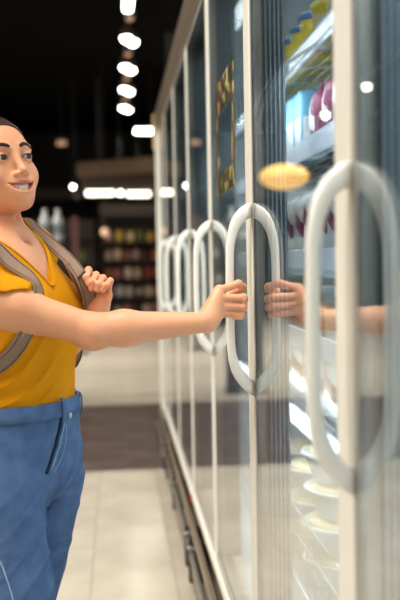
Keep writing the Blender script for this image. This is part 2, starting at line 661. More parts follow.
def tub(name, label, cat, r, h, mb, ml, mlab, group):
    t = thing(name, label, cat, group=group)
    bm = lathe(bmesh.new(), [(r*.80, 0), (r*.86, .004), (r*.97, h*.88)], 20)
    obj('body', bm, mb, t, smooth=False)
    bm = lathe(bmesh.new(), [(r*.99, h*.86), (r*1.04, h*.87), (r*1.04, h*.97), (r*.96, h), (r*.9, h*.985)], 20)
    obj('lid', bm, ml, t)
    bm = lathe(bmesh.new(), [(r*.895, h*.2), (r*.975, h*.7)], 20)
    obj('label_band', bm, mlab, t)
    return t


def carton(name, label, cat, wx, wy, h, mb, mp, group):
    t = thing(name, label, cat, group=group)
    obj('body', B(-wx/2, wx/2, -wy/2, wy/2, 0, h, bev=.003), mb, t)
    b_ = bmesh.new()
    box(b_, -wx/2-.0008, -wx/2+.001, -wy/2+.006, wy/2-.006, h*.25, h*.62)
    box(b_, -wx/2+.006, wx/2-.006, -wy/2-.0008, -wy/2+.001, h*.25, h*.62)
    obj('print_panel', b_, mp, t)
    obj('flap', B(-wx/2+.002, wx/2-.002, -.004, .004, h-.001, h+.006, bev=.001), mb, t)
    return t


def bag(name, label, cat, wx, wy, h, mb, mp, group):
    """pillow pack: bulging front, crimped top and bottom seams"""
    t = thing(name, label, cat, group=group)
    bm = bmesh.new()
    nu, nv = 8, 8
    for s in (-1, 1):
        g = [[None]*(nu+1) for _ in range(nv+1)]
        for j in range(nv+1):
            for i in range(nu+1):
                u, v = i/nu*2-1, j/nv*2-1
                bulge = (max(0, 1-u**4)*max(0, 1-v**4))**.5
                g[j][i] = bm.verts.new((s*(wx/2*bulge+.0006), wy/2*u*(1-.06*(1-abs(v))), h/2+h/2*v))
        for j in range(nv):
            for i in range(nu):
                bm.faces.new((g[j][i], g[j][i+1], g[j+1][i+1], g[j+1][i]))
    bmesh.ops.remove_doubles(bm, verts=bm.verts, dist=.0013)
    obj('body', bm, mb, t, smooth=True)
    bm = bmesh.new()
    # slanting printed band following the bulge
    prev = None
    for i in range(nu+1):
        u = i/nu*1.7-.85
        pts = []
        for vv in (-.12+.35*u, .34+.35*u):
            bulge = (max(0, 1-u**4)*max(0, 1-min(.95, abs(vv))**4))**.5
            pts.append(bm.verts.new((-wx/2*bulge-.0022, wy/2*u*.97, h/2+h/2*vv)))
        if prev:
            bm.faces.new((prev[0], prev[1], pts[1], pts[0]))
        prev = pts
    r_ = bmesh.ops.extrude_face_region(bm, geom=list(bm.faces))
    bmesh.ops.translate(bm, verts=[v for v in r_['geom'] if isinstance(v, bmesh.types.BMVert)], vec=(.0015, 0, 0))
    obj('print_band', bm, mp, t)
    obj('seam', box(B(-.0015, .0015, -wy/2, wy/2, h-.006, h+.008), -.0015, .0015, -wy/2, wy/2, 0, .006), mb, t)
    return t


def bowl(name, label, cat, r, h, mb, mf, group):
    t = thing(name, label, cat, group=group)
    bm = lathe(bmesh.new(), [(r*.62, 0), (r*.70, .004), (r*.93, h*.72), (r*1.02, h*.74), (r*1.05, h*.80), (r*1.05, h*.86), (r*.97, h*.88), (r*.90, h*.80)], 24)
    obj('body', bm, mb, t, smooth=False)
    bm = lathe(bmesh.new(), [(r*.85, h*.80), (r*.80, h*.92), (r*.5, h*.99), (0.001, h)], 24)
    obj('lid_dome', bm, mf, t, smooth=True)
    return t


def bottle(name, label, cat, r, h, mb, mc, ml, group):
    t = thing(name, label, cat, group=group)
    bm = lathe(bmesh.new(), [(r*.9, 0), (r, .006), (r, h*.62), (r*.85, h*.72), (r*.42, h*.84), (r*.40, h*.93)], 16)
    obj('body', bm, mb, t, smooth=False)
    obj('cap', lathe(bmesh.new(), [(r*.46, h*.90), (r*.46, h), (r*.3, h*1.005)], 14), mc, t)
    obj('label_band', lathe(bmesh.new(), [(r*1.01, h*.2), (r*1.01, h*.52)], 16), ml, t)
    return t


def row(proto, spots):
    n = 0
    for (x, y, z, rz) in spots:
        c = proto if n == 0 else copy_tree(proto)
        c.location = (x, y, z)
        c.rotation_euler = (0, 0, rz)
        n += 1


def line(z, x, ys, jit=.004, rj=.06):
    return [(x+rng.uniform(-jit, jit), y, z+.0005, rng.uniform(-rj, rj)) for y in ys]


def rngy(a, bb, s):
    out = []
    while a < bb:
        out.append(a); a += s
    return out


# top shelf 1.77: yellow tubs; blue lids further back
row(tub('margarine_tub', 'yellow round tub with yellow lid on the top freezer shelf', 'tub', .052, .105, G['yellow'], G['yellow'], G['cream'], 'all-yellow tubs on the top freezer shelf'),
    line(1.77, .50, rngy(1.05, 1.99, .118))+line(1.77, .62, rngy(1.3, 2.4, .118)))
row(tub('margarine_tub', 'yellow tub with blue lid on the top freezer shelf', 'tub', .050, .120, G['yellow'], G['blue'], G['yellow'], 'blue-lidded yellow tubs on the top freezer shelf'),
    line(1.77, .50, rngy(2.02, 2.9, .118)))
row(carton('juice_carton', 'green and grey carton behind the yellow tubs on the top freezer shelf', 'carton', .07, .07, .19, G['grey'], G['green'], 'grey green cartons behind the yellow tubs'),
    line(1.77, .76, rngy(1.7, 2.9, .085)))
# shelf 1.555
row(carton('milk_carton', 'sky blue carton on the second freezer shelf from the top', 'carton', .07, .075, .17, G['sky'], G['white'], 'sky blue cartons on the second shelf'),
    line(1.555, .50, rngy(2.12, 2.9, .085)))
row(bag('plum_pouch', 'plum and white pouch on the second freezer shelf from the top', 'pouch', .055, .12, .15, G['plum'], G['white'], 'plum pouches on the second shelf'),
    line(1.555, .49, rngy(1.10, 2.02, .125), rj=.3)+line(1.555, .62, rngy(1.4, 3.0, .13), rj=.3))
# shelf 1.31
row(bag('striped_pouch', 'white pouch with slanting plum band, third freezer shelf from the top', 'pouch', .05, .105, .155, G['white'], G['plum'], 'white pouches with plum bands on the third shelf'),
    line(1.31, .48, rngy(1.10, 2.9, .11), rj=.15))
row(carton('flat_pack', 'white and green box in the rear row of the third freezer shelf', 'box', .08, .11, .12, G['white'], G['green'], 'white green boxes at the back of the third shelf'),
    line(1.31, .64, rngy(1.5, 2.9, .13)))
# shelf 1.125
row(carton('low_tray', 'dark low tray on the fourth freezer shelf', 'tray', .09, .12, .055, G['dark'], G['red'], 'dark trays on the fourth shelf'),
    line(1.125, .49, rngy(1.9, 2.9, .13)))
row(tub('yogurt_tub', 'white tub with white lid on the fourth freezer shelf', 'tub', .045, .12, G['white'], G['white'], G['cream'], 'white tubs on the fourth shelf'),
    line(1.125, .49, rngy(1.05, 1.85, .105))+line(1.125, .61, rngy(1.5, 3.2, .105)))
# shelf .93
row(bag('white_sack', 'tall white and blue pouch on the fifth freezer shelf', 'pouch', .06, .13, .150, G['white'], G['sky'], 'tall white pouches on the fifth shelf'),
    line(.93, .50, rngy(1.05, 1.80, .135), rj=.1))
row(bag('food_bag', 'clear bag of brown food on the fifth freezer shelf', 'bag', .06, .11, .165, G['film'], G['brown'], 'clear bags of brown food on the fifth shelf'),
    line(.93, .50, rngy(1.86, 2.9, .12), rj=.2))
# bottom deck basket
def stack(x, y, z, n, lab):
    for k in range(n):
        t = copy_tree(bw)
        t.location = (x+rng.uniform(-.004, .004), y+rng.uniform(-.004, .004), z+.0865*k)
        t['label'] = lab[k]


bw = bowl('food_bowl', 'white covered bowl', 'bowl', .092, .086, G['white'], G['cream'], 'white covered bowls in the bottom freezer basket')
lab = ['white covered bowl at the foot of the nearest stack in the bottom basket', 'white covered bowl second from bottom of the nearest basket stack', 'white covered bowl second from top of the nearest basket stack', 'white covered bowl topmost of the nearest basket stack']
stack(.535, 1.99, .5005, 4, lab)
lab2 = ['white covered bowl at the foot of the %s stack behind the nearest', 'white covered bowl second from bottom of the %s stack behind the nearest', 'white covered bowl topmost of the %s stack behind the nearest']
for yy_, n_, w_ in ((2.21, 3, 'first'), (2.43, 3, 'second'), (2.65, 2, 'third')):
    stack(.535, yy_, .5005, n_, [l_ % w_ for l_ in lab2])
bw.location = (.560, 1.74, .5005)
bw['label'] = 'single white covered bowl standing before the nearest stack in the bottom basket'
g1 = bag('green_pouch', 'white pouch with green band leaning low in the bottom basket', 'pouch', .05, .12, .15, G['white'], G['green'], None)
g1.location = (.462, 1.545, .5005); g1.rotation_euler = (0, 0, .2)
# wire basket front
b = bmesh.new()
for z in (.60, .665):
    box(b, .440, .444, 1.0, 3.2, z-.002, z+.002)
y = 1.0
while y < 3.2:
    box(b, .4405, .4435, y-.0015, y+.0015, .502, .665)
    y += .075
tag(obj('wire_basket_front', b, M['wire']), 'white wire front of the bottom freezer basket', 'basket')
# ================================================================== far background
# track with spot lamps over the aisle
TX = 0.185


def track(x, y0, y1, label):
    t = thing('light_track', label, 'light track', (x, (y0+y1)/2, 4.07))
    c = t.location
    obj('rail', B(-.02, .02, y0-c.y, y1-c.y, .03, .07), M['lamp_body'], t)
    for k in range(4):
        yy = (y0-c.y)+(y1-y0)*(k+.5)/4
        obj('hanger', B(-.006, .006, yy-.006, yy+.006, .07, .53), M['lamp_body'], t)
    return t


track(TX, 8.0, 15.6, 'black lighting track hanging over the aisle beside the freezer')
sp = thing('track_spotlight', 'white lit spotlight on the aisle track', 'spotlight', group='lit spotlights on the aisle track')
obj('housing', lathe(bmesh.new(), [(.035, .02), (.06, 0), (.075, -.10), (.07, -.105)], 16), M['lamp_rose'], sp)
obj('lens', sphere(bmesh.new(), (0, -.01, -.115), .065, .065, .05, 16), M['lamp'], sp)
obj('stem', B(-.01, .01, -.01, .01, .015, .035), M['lamp_body'], sp)
n = 0
names = ['nearest', 'second nearest', 'third nearest', 'farthest']
for k, (px, py, D) in enumerate(((129, 43, 10.2), (127.5, 68, 11.7), (128, 89, 13.2), (127, 108, 14.8))):
    for j, dx in enumerate((-.03, .05)):
        c = sp if n == 0 else copy_tree(sp)
        p = P(px, py, D)
        c.location = (TX+.02+dx, D+(-.02 if j == 0 else .16), 4.06)
        c['label'] = 'white lit spotlight, %s of the %s pair on the aisle track' % ('left' if j == 0 else 'right', names[k])
        n += 1
# dim unlit spots between
sd = thing('track_spotlight', 'dim rose grey spotlight on the aisle track', 'spotlight', group='dim spotlights between the lit ones on the aisle track')
obj('housing', lathe(bmesh.new(), [(.03, .02), (.05, 0), (.06, -.09), (.05, -.10)], 14), M['lamp_rose'], sd)
obj('lens', sphere(bmesh.new(), (0, 0, -.10), .045, .045, .035, 12), M['lamp_dim'], sd)
for k, D in enumerate((9.35, 10.95, 12.4, 13.95)):
    c = sd if k == 0 else copy_tree(sd)
    c.location = (TX+.02, D, 4.05)
    c['label'] = 'dim spotlight, %s one between the lit pairs on the aisle track' % names[k]
# near tube at top edge
t = thing('tube_lamp', 'bright white tube lamp cut by the top edge above the aisle', 'lamp', (TX-.01, 8.55, 3.93))
obj('tube', B(-.045, .045, -.6, .36, -.05, 0, bev=.02), M['lamp'], t)
obj('housing', B(-.03, .03, -.6, .36, 0, .06), M['lamp_body'], t)


def lin_lamp(label, x0px, x1px, py, D, hpx, m, name='linear_lamp'):
    a, bb = P(x0px, py, D), P(x1px, py, D)
    c = (a+bb)/2
    w_ = abs(bb.x-a.x)/2
    h = hpx/(FPX/D)/2
    t_ = thing(name, label, 'lamp', c)
    bm = bmesh.new()
    tube(bm, [(-w_, 0, 0), (w_, 0, 0)], h, 12)
    obj('tube', bm, m, t_)
    obj('housing', B(-w_, w_, -.03, .03, h*.85, h*.85+.05), M['lamp_body'], t_)
    obj('cable', B(-.006, .006, -.006, .006, h*.85+.05, 4.6-c.z), M['lamp_body'], t_)
    return t_


lin_lamp('long lit tube lamp over the far racks, left of the two', 86, 114, 193, 17, 5, M['lamp_tube'])
lin_lamp('long lit tube lamp over the far racks, right of the two', 127, 150, 194, 17, 5, M['lamp_tube'])
lin_lamp('short white tube lamp high beside the freezer top', 135, 166, 131, 15, 5, M['lamp'])
lin_lamp('faint grey lamp glowing left under the dark ceiling', 57, 66, 143, 16, 5, M['lamp_dim'])


def globe(label, px, py, D, rpx, m, name='globe_lamp'):
    c = P(px, py, D)
    r = rpx/(FPX/D)
    t_ = thing(name, label, 'lamp', c)
    obj('globe', sphere(bmesh.new(), (0, 0, 0), r, r, r, 16), m, t_, smooth=True)
    obj('cap', lathe(bmesh.new(), [(r*.5, r*.8), (r*.35, r*1.3), (r*.1, r*1.4)], 12), M['lamp_body'], t_)
    obj('cable', B(-.006, .006, -.006, .006, r*1.3, 4.6-c.z), M['lamp_body'], t_)
    return t_


globe('small white globe lamp just left of the long tube lamps', 73, 187, 16, 1.7, M['lamp'])
globe('tiny bright globe lamp between the two long tube lamps', 120.5, 193, 16.6, 2.2, M['lamp'])
globe('soft warm globe lamp hanging low before the far racks', 105, 232, 14, 4.0, M['lamp_dim'])
globe('dull rose globe lamp below the small white one', 77, 197, 15.5, 2.6, M['lamp_rose'])
# warm oval pendant seen as a reflection in the door glass
t = thing('oval_pendant', 'orange oval pendant lamp seen only as a reflection in the door glass', 'lamp', (-1.46, 10.0, 2.27))
obj('shade', sphere(bmesh.new(), (0, 0, 0), .30, .30, .15, 24), M['lamp_orange'], t, smooth=True)
obj('cable', B(-.006, .006, -.006, .006, .14, 2.33), M['lamp_body'], t)
# left track whose spots glint in the nearest glass
track(-3.4, 5.0, 16.2, 'black lighting track hanging left of the aisle, seen in the glass')
for k, (x, y) in enumerate(((-3.4, 5.6), (-3.4, 8.0), (-3.4, 10.4), (-3.4, 13.0), (-3.4, 15.6))):
    c = copy_tree(sp)
    c.location = (x, y, 4.07)
    c['label'] = 'white lit spotlight on the left track, %s from the camera' % ['first', 'second', 'third', 'fourth', 'fifth'][k]
    c['group'] = 'lit spotlights on the left track'

# curved bulkhead
t = thing('ceiling_bulkhead', 'curved brown bulkhead hanging from the ceiling over the far racks', 'bulkhead', (.0, 15.2, 2.9))


def arc_slab(x0, x1, yb, yf, z0, z1, n=14):
    bm = bmesh.new()
    lo, hi = [], []
    pts = [(x1, yb), (x0, yb)]
    for i in range(n+1):
        a = math.pi/2*i/n
        pts.append((x0+(x1-x0)*math.sin(a), yb-(yb-yf)*(1-math.cos(a))**.6 if i else yb-.001))
    lo = [bm.verts.new((x, y, z0)) for x, y in pts]
    hi = [bm.verts.new((x, y, z1)) for x, y in pts]
    bm.faces.new(lo); bm.faces.new(hi)
    for i in range(len(pts)):
        j = (i+1) % len(pts)
        bm.faces.new((lo[i], lo[j], hi[j], hi[i]))
    return bm


obj('slab', arc_slab(-.72, 2.2, 1.2, -1.6, .02, .30), M['bulk'], t)
obj('lower_step', arc_slab(-.66, 2.2, 1.3, -1.3, -.22, .02), M['bulk_dark'], t)
for hx in (-.3, 1.2):
    obj('hanger', B(hx, hx+.04, .2, .24, .30, 1.7), M['lamp_body'], t)
tag(struct('trim_1', B(-6, 3.5, 19.6, 19.8, 2.75, 2.98), M['bulk_dark']))
# dark ducts under the ceiling
for k, (x, r_) in enumerate(((-5.4, .22), (-2.3, .14))):
    bm = tube(bmesh.new(), [(x, 6, 4.25), (x, 20, 4.25)], r_, 14)
    tag(obj('air_duct', bm, M['duct'], smooth=False), ['wide black air duct under the ceiling, left of the pair', 'slim black air duct under the ceiling, right of the pair'][k], 'duct')
# dark hanging sign by the cornice
c = P(172, 57, 9.5)
tag(obj('hanging_sign', box(B(c.x-.075, c.x+.22, c.y-.02, c.y+.02, c.z-.27, c.z+.27, bev=.015), c.x-.004, c.x+.004, c.y-.004, c.y+.004, c.z+.27, 4.6), mat('sign_grey', (34, 33, 33), .5)),
    'blank dark grey rounded panel hanging above the freezer end', 'sign')

# far rack with goods
RY = 18.0
t = thing('shelf_rack', 'dark wooden rack filled with groceries at the far end of the aisle', 'rack', (.35, RY, 0))
RX0, RX1 = -.30, 3.2
boards = [.13, .52, .92, 1.31, 1.70]
for z in boards:
    o = part('board', B(RX0, RX1, RY, RY+.5, z-.05, z), M['wood'], t)
part('back_board', B(RX0, RX1, RY+.5, RY+.55, 0, 2.5), M['wood'], t)
for x in (RX0-.04, 1.2, RX1):
    part('upright', B(x, x+.04, RY-.02, RY+.5, 0, 2.5), M['wood'], t)
part('header', B(RX0, RX1, RY-.02, RY+.1, 2.25, 2.5), M['bulk_dark'], t)
fc = [('red', (150, 46, 40)), ('cream', (196, 170, 136)), ('green', (88, 100, 50)), ('orange', (190, 110, 60)), ('brown', (104, 70, 52)), ('white', (200, 190, 180)), ('yellow', (196, 160, 60)), ('rose', (176, 110, 100))]
fm = {n_: mat('far_'+n_, c_, .5) for n_, c_ in fc}
plural = dict(jar='jars', pouch='pouches', box='boxes')
kinds = {0: 'jar', 1: 'pouch', 2: 'box'}
words = {.13: 'bottom', .52: 'second lowest', .92: 'middle', 1.31: 'second highest', 1.70: 'top'}
pal = {1.70: ['green', 'yellow', 'green', 'red', 'green', 'yellow'], 1.31: ['rose', 'orange', 'cream', 'brown', 'cream', 'rose'], .92: ['yellow', 'cream', 'orange', 'rose', 'red', 'cream'],
       .52: ['green', 'brown', 'white', 'orange', 'cream', 'rose'], .13: ['rose', 'brown', 'red', 'cream', 'brown', 'green']}
fproto = {}


def far_item(kind, colr, zb):
    nm = {0: 'jar', 1: 'grocery_pouch', 2: 'grocery_box'}[kind]
    lab_ = 'small %s %s on the %s board of the far rack' % (colr, kinds[kind], words[zb])
    key = (kind, colr)
    if key in fproto:
        t_ = copy_tree(fproto[key])
    else:
        t_ = thing(nm, lab_, kinds[kind])
        if kind == 0:
            obj('body', lathe(bmesh.new(), [(.06, 0), (.065, .01), (.065, .17), (.045, .20)], 12), fm[colr], t_)
            obj('lid', lathe(bmesh.new(), [(.05, .20), (.05, .235)], 12), M['bracket'], t_)
        elif kind == 1:
            bm = bmesh.new()
            box(bm, -.08, .08, -.035, .035, 0, .20, bev=.03)
            obj('body', bm, fm[colr], t_)
            obj('top_seam', B(-.07, .07, -.004, .004, .19, .235), fm[colr], t_)
        else:
            obj('body', B(-.07, .07, -.05, .05, 0, .22, bev=.005), fm[colr], t_)
            obj('print_panel', B(-.05, .05, -.053, -.049, .06, .16), fm['white'], t_)
        fproto[key] = t_
    t_['label'] = lab_
    t_['group'] = '%s %s on the %s board of the far rack' % (colr, plural[kinds[kind]], words[zb])
    t_['category'] = kinds[kind]
    return t_


for zb in boards:
    x = RX0+.12
    while x < 1.15:
        t_ = far_item(rng.randint(0, 3), pal[zb][rng.randint(0, 6)], zb)
        t_.location = (x, RY+.12, zb+.0005)
        x += rng.uniform(.17, .24)

# slim dark rack behind her shoulder with two white canisters
t = thing('canister_stand', 'slim dark stand behind her left shoulder carrying white canisters', 'stand', (-.66, 8.1, 0))
part('top_board', B(-.86, -.47, 7.95, 8.25, 1.46, 1.50), M['wood'], t)
part('panel', B(-.84, -.49, 8.05, 8.20, 0.02, 1.46), M['wood'], t)
part('foot', B(-.86, -.47, 7.95, 8.25, 0, .02), M['wood'], t)
for k, px in enumerate((45, 58)):
    c = P(px, 226, 8.05)
    q = bottle('white_canister', 'white canister on the dark stand behind her, %s of two' % ('left' if k == 0 else 'right'), 'canister', .048, .30, G['white'], G['white'], G['grey'], 'white canisters on the slim dark stand')
    q.location = (c.x, 8.05, 1.5005)
# dusky red banner post and dark shelving left of the rack
c = P(75, 236, 12)
t = thing('banner_stand', 'dull red upright banner stand behind her shoulder strap', 'banner', (c.x, 12, 0))
part('banner', B(c.x-.05, c.x+.05, 11.99, 12.01, .9, 1.92), mat('dull_red', (66, 30, 26), .8), t)
part('pole', B(c.x-.015, c.x+.015, 12.01, 12.04, .02, 1.95), M['bracket'], t)
part('foot', B(c.x-.15, c.x+.15, 11.85, 12.15, 0, .02), M['bracket'], t)
t = thing('dark_rack', 'dark low-lit rack between the banner and the grocery rack', 'rack', (-1.0, 16.0, 0))
for z in (.3, .8, 1.3, 1.8):
    part('board', B(-1.9, -.42, 16.0, 16.4, z-.04, z), M['wood'], t)
part('back_board', B(-1.9, -.42, 16.4, 16.44, 0, 2.1), M['wood'], t)
for z in (.3, .8, 1.3):
    x = -1.7
    while x < -.6:
        q = far_item(rng.randint(0, 3), ['brown', 'rose', 'brown', 'green'][rng.randint(0, 4)], .13)
        q.location = (x, 16.12, z+.0005)
        kd = q['category']
        nm_ = q['label'].split(' ')[1]
        q['label'] = 'small %s %s on the dark rack behind the banner' % (nm_, kd)
        q['group'] = '%s %s on the dark rack' % (nm_, plural[kd])
        x += rng.uniform(.28, .42)
# ================================================================== SDF modelling kit
FASTV = float(os.environ.get('VOX', '1'))


def nrm(v):
    v = np.asarray(v, float)
    return v/np.linalg.norm(v)


class Sdf:
    def __init__(s):
        s.ops = []

    def add(s, fn, k=0.0, mode='u', local=True, grp=None):
        s.ops.append((fn, k, mode, local))
        return s

    def u(s, fn, k=0.01):
        return s.add(fn, k, 'u')

    def sub(s, fn, k=0.004):
        return s.add(fn, k, 's')

    def inter(s, fn, k=0.0):
        return s.add(fn, k, 'i', False)

    def disp(s, fn):
        return s.add(fn, 0, 'd', False)

    def full(s, pts, C=None, R=0.0):
        """pts (nb, n, 3); C (nb,3) block centres for culling"""
        d = np.full(pts.shape[:-1], 1.0, np.float32)
        for fn, k, mode, local in s.ops:
            if C is not None and local:
                dc = fn(C)
                sel = np.nonzero(dc < R*1.3+k+0.03)[0]
                if len(sel) == 0:
                    continue
                p = pts[sel]
                a = d[sel]
            else:
                sel = None
                p, a = pts, d
            if mode == 'd':
                a = a+fn(p)
            else:
                b = fn(p)
                if mode == 'u':
                    if k > 0:
                        h = np.maximum(k-np.abs(a-b), 0)/k
                        a = np.minimum(a, b)-h*h*k*.25
                    else:
                        a = np.minimum(a, b)
                else:
                    if mode == 's':
                        b = -b
                    if k > 0:
                        h = np.maximum(k-np.abs(a-b), 0)/k
                        a = np.maximum(a, b)+h*h*k*.25
                    else:
                        a = np.maximum(a, b)
            if sel is None:
                d = a
            else:
                d[sel] = a
        return d


def rc(a, b, r1, r2, flat=None):
    """tapered capsule; flat=(dir, scale) squashes distance along dir"""
    a = np.asarray(a, np.float32); b = np.asarray(b, np.float32)
    ba = b-a
    L = float(ba@ba)+1e-12

    def f(p):
        pa = p-a
        h = np.clip((pa@ba)/L, 0, 1)
        q = pa-h[..., None]*ba
        if flat is not None:
            n = np.asarray(flat[0], np.float32); s_ = flat[1]
            q = q+(q@n)[..., None]*n*(1/s_-1)
            return (np.sqrt((q*q).sum(-1))-(r1+(r2-r1)*h))*s_ if s_ < 1 else np.sqrt((q*q).sum(-1))-(r1+(r2-r1)*h)
        return np.sqrt((q*q).sum(-1))-(r1+(r2-r1)*h)
    return f


def el(c, r, A=None):
    """ellipsoid, A rows = axes"""
    c = np.asarray(c, np.float32); r = np.asarray(r, np.float32)
    A = None if A is None else np.asarray(A, np.float32)

    def f(p):
        q = p-c
        if A is not None:
            q = q@A.T
        k0 = np.sqrt(((q/r)**2).sum(-1))
        k1 = np.sqrt(((q/(r*r))**2).sum(-1))+1e-9
        return np.where(k0 < 1e-3, -r.min(), k0*(k0-1)/k1).astype(np.float32)
    return f


def surface(S, lo, hi, h, smooth=1):
    lo = np.asarray(lo, np.float64); hi = np.asarray(hi, np.float64)
    Bk = 10
    nb = np.ceil((hi-lo)/(h*Bk)).astype(int)
    dim = nb*Bk
    gi = np.stack(np.meshgrid(*[np.arange(n) for n in nb], indexing='ij'), -1).reshape(-1, 3)
    C = (lo+(gi*Bk+(Bk-1)/2)*h).astype(np.float32)
    R = h*Bk*math.sqrt(3)/2
    dc = S.full(C[:, None, :])[:, 0]
    keep = np.abs(dc) < R*1.35+.006
    V = np.empty(tuple(dim), np.float32)
    Vb = V.reshape(nb[0], Bk, nb[1], Bk, nb[2], Bk)
    Vb[...] = np.where(dc < 0, -1.0, 1.0).astype(np.float32).reshape(nb[0], 1, nb[1], 1, nb[2], 1)
    off = np.stack(np.meshgrid(*[np.arange(Bk)]*3, indexing='ij'), -1).reshape(-1, 3)*h
    ids = np.nonzero(keep)[0]
    for s in range(0, len(ids), 400):
        sub = ids[s:s+400]
        pts = (lo+gi[sub][:, None, :]*Bk*h+off[None]).astype(np.float32)
        val = S.full(pts, C[sub], R)
        g = gi[sub]
        Vb[g[:, 0], :, g[:, 1], :, g[:, 2], :] = val.reshape(-1, Bk, Bk, Bk)
    neg = V < 0
    # active cells
    cnt = np.zeros(tuple(dim-1), np.uint8)
    for i in (0, 1):
        for j in (0, 1):
            for k in (0, 1):
                cnt += neg[i:dim[0]-1+i, j:dim[1]-1+j, k:dim[2]-1+k]
    act = (cnt > 0) & (cnt < 8)
    cells = np.argwhere(act)
    idx = np.full(tuple(dim-1), -1, np.int32)
    idx[act] = np.arange(len(cells), dtype=np.int32)
    corners = [(i, j, k) for i in (0, 1) for j in (0, 1) for k in (0, 1)]
    cv = {c: V[cells[:, 0]+c[0], cells[:, 1]+c[1], cells[:, 2]+c[2]] for c in corners}
    acc = np.zeros((len(cells), 3)); n = np.zeros(len(cells))
    for c in corners:
        for ax in range(3):
            if c[ax] == 0:
                c2 = list(c); c2[ax] = 1; c2 = tuple(c2)
                a, b = cv[c], cv[c2]
                m = (a < 0) != (b < 0)
                t = np.where(m, a/(a-b+1e-20), 0)
                p = np.array(c, float)[None]*np.ones((len(cells), 1))
                p[:, ax] += t
                acc += p*m[:, None]; n += m
    verts = lo+(cells+acc/n[:, None])*h
    quads = []
    for ax in range(3):
        b1, b2 = (ax+1) % 3, (ax+2) % 3
        sl0 = [slice(0, dim[i]-1) for i in range(3)]
        sl1 = list(sl0)
        sl1[ax] = slice(1, dim[ax])
        A = neg[tuple(sl0)]; Bn = neg[tuple(sl1)]
        e = np.argwhere(A != Bn)
        e = e[(e[:, b1] > 0) & (e[:, b2] > 0)]
        sgn = neg[e[:, 0], e[:, 1], e[:, 2]]
        d1 = np.zeros(3, int); d1[b1] = 1
        d2 = np.zeros(3, int); d2[b2] = 1

        def ix(q):
            return idx[q[:, 0], q[:, 1], q[:, 2]]
        q = np.stack([ix(e-d1-d2), ix(e-d2), ix(e), ix(e-d1)], 1)
        q[~sgn] = q[~sgn][:, ::-1]
        quads.append(q)
    quads = np.concatenate(quads)
    quads = quads[(quads >= 0).all(1)]
    for _ in range(smooth):
        acc = np.zeros_like(verts); c = np.zeros(len(verts))
        for i in range(4):
            for j in ((i+1) % 4, (i+3) % 4):
                for d in range(3):
                    acc[:, d] += np.bincount(quads[:, i], verts[quads[:, j], d], len(verts))
                c += np.bincount(quads[:, i], minlength=len(verts))
        verts = verts*.5+.5*acc/np.maximum(c, 1)[:, None]
    return verts, quads


def np_mesh(name, verts, quads):
    me = bpy.data.meshes.new(name)
    me.vertices.add(len(verts))
    me.vertices.foreach_set('co', verts.astype(np.float32).ravel())
    me.loops.add(quads.size)
    me.loops.foreach_set('vertex_index', quads.astype(np.int32).ravel())
    me.polygons.add(len(quads))
    me.polygons.foreach_set('loop_start', np.arange(0, quads.size, 4, dtype=np.int32))
    me.polygons.foreach_set('loop_total', np.full(len(quads), 4, np.int32))
    me.polygons.foreach_set('use_smooth', np.ones(len(quads), bool))
    me.update(calc_edges=True)
    return me


# ================================================================== the woman
ORG = Vector((-.21, 1.70, 0))
woman = thing('person', 'smiling woman in mustard T-shirt and blue jeans gripping a freezer door handle', 'person', ORG)


def wpart(name, me, m, parent=None):
    me.materials.clear(); me.materials.append(m)
    o = bpy.data.objects.new(name, me)
    COL.objects.link(o)
    p = parent or woman
    o.parent = p
    if p.type == 'EMPTY':
        o.location = -Vector(p.location)
    return o


def wobj(name, bm, m, parent=None, smooth=True):
    me = bpy.data.meshes.new(name)
    bmesh.ops.recalc_face_normals(bm, faces=bm.faces)
    for f in bm.faces:
        f.smooth = smooth
    bm.to_mesh(me); bm.free()
    return wpart(name, me, m, parent)


Rv = np.array([-.48, -.877, 0]); Fv = np.array([.877, -.48, 0]); Zv = np.array([0, 0, 1.])
TA = np.stack([Rv, Fv, Zv])


def cx(z):
    zs = [.0, .5, .80, .88, 1.04, 1.2, 1.34, 1.45]
    xs_ = [-.235, -.205, -.200, -.200, -.190, -.215, -.228, -.240]
    return np.interp(z, zs, xs_)


def T(r, f, z):
    return np.array([cx(z), 1.70, z])+Rv*r+Fv*f


def Pn(px, py, D):
    return np.array(P(px, py, D))


# ---- joints
SR = Pn(-44, 291, 1.565)
ER = Pn(92, 330.5, 1.575)
WR = Pn(205, 322.5, 1.612)
SL = T(-.148, -.032, 1.330)
EL = np.array([-.190, 1.82, 1.05])
WL = Pn(98.5, 313, 1.70)
NK = T(0, -.030, 1.375)
# ---- head frame
Fh0 = nrm([.63, -.775, 0])
tilt = D2R(12)
Fh = Fh0*math.cos(tilt)+Zv*math.sin(tilt)
Rh = np.array([Fh0[1], -Fh0[0], 0])
Uh = np.cross(Rh, Fh)
lean = D2R(6.5)
Rh, Uh = Rh*math.cos(lean)-Uh*math.sin(lean), Uh*math.cos(lean)+Rh*math.sin(lean)
HA = np.stack([Rh, Fh, Uh])
EYEM = Pn(13.2, 157.8, 1.665)
HC = EYEM-.078*Fh


def H(x, y, z):
    return HC+Rh*x+Fh*y+Uh*z


def hel(c, r):
    return el(H(*c), r, HA)


def hrc(a, b, r1, r2, **k):
    return rc(H(*a), H(*b), r1, r2, **k)


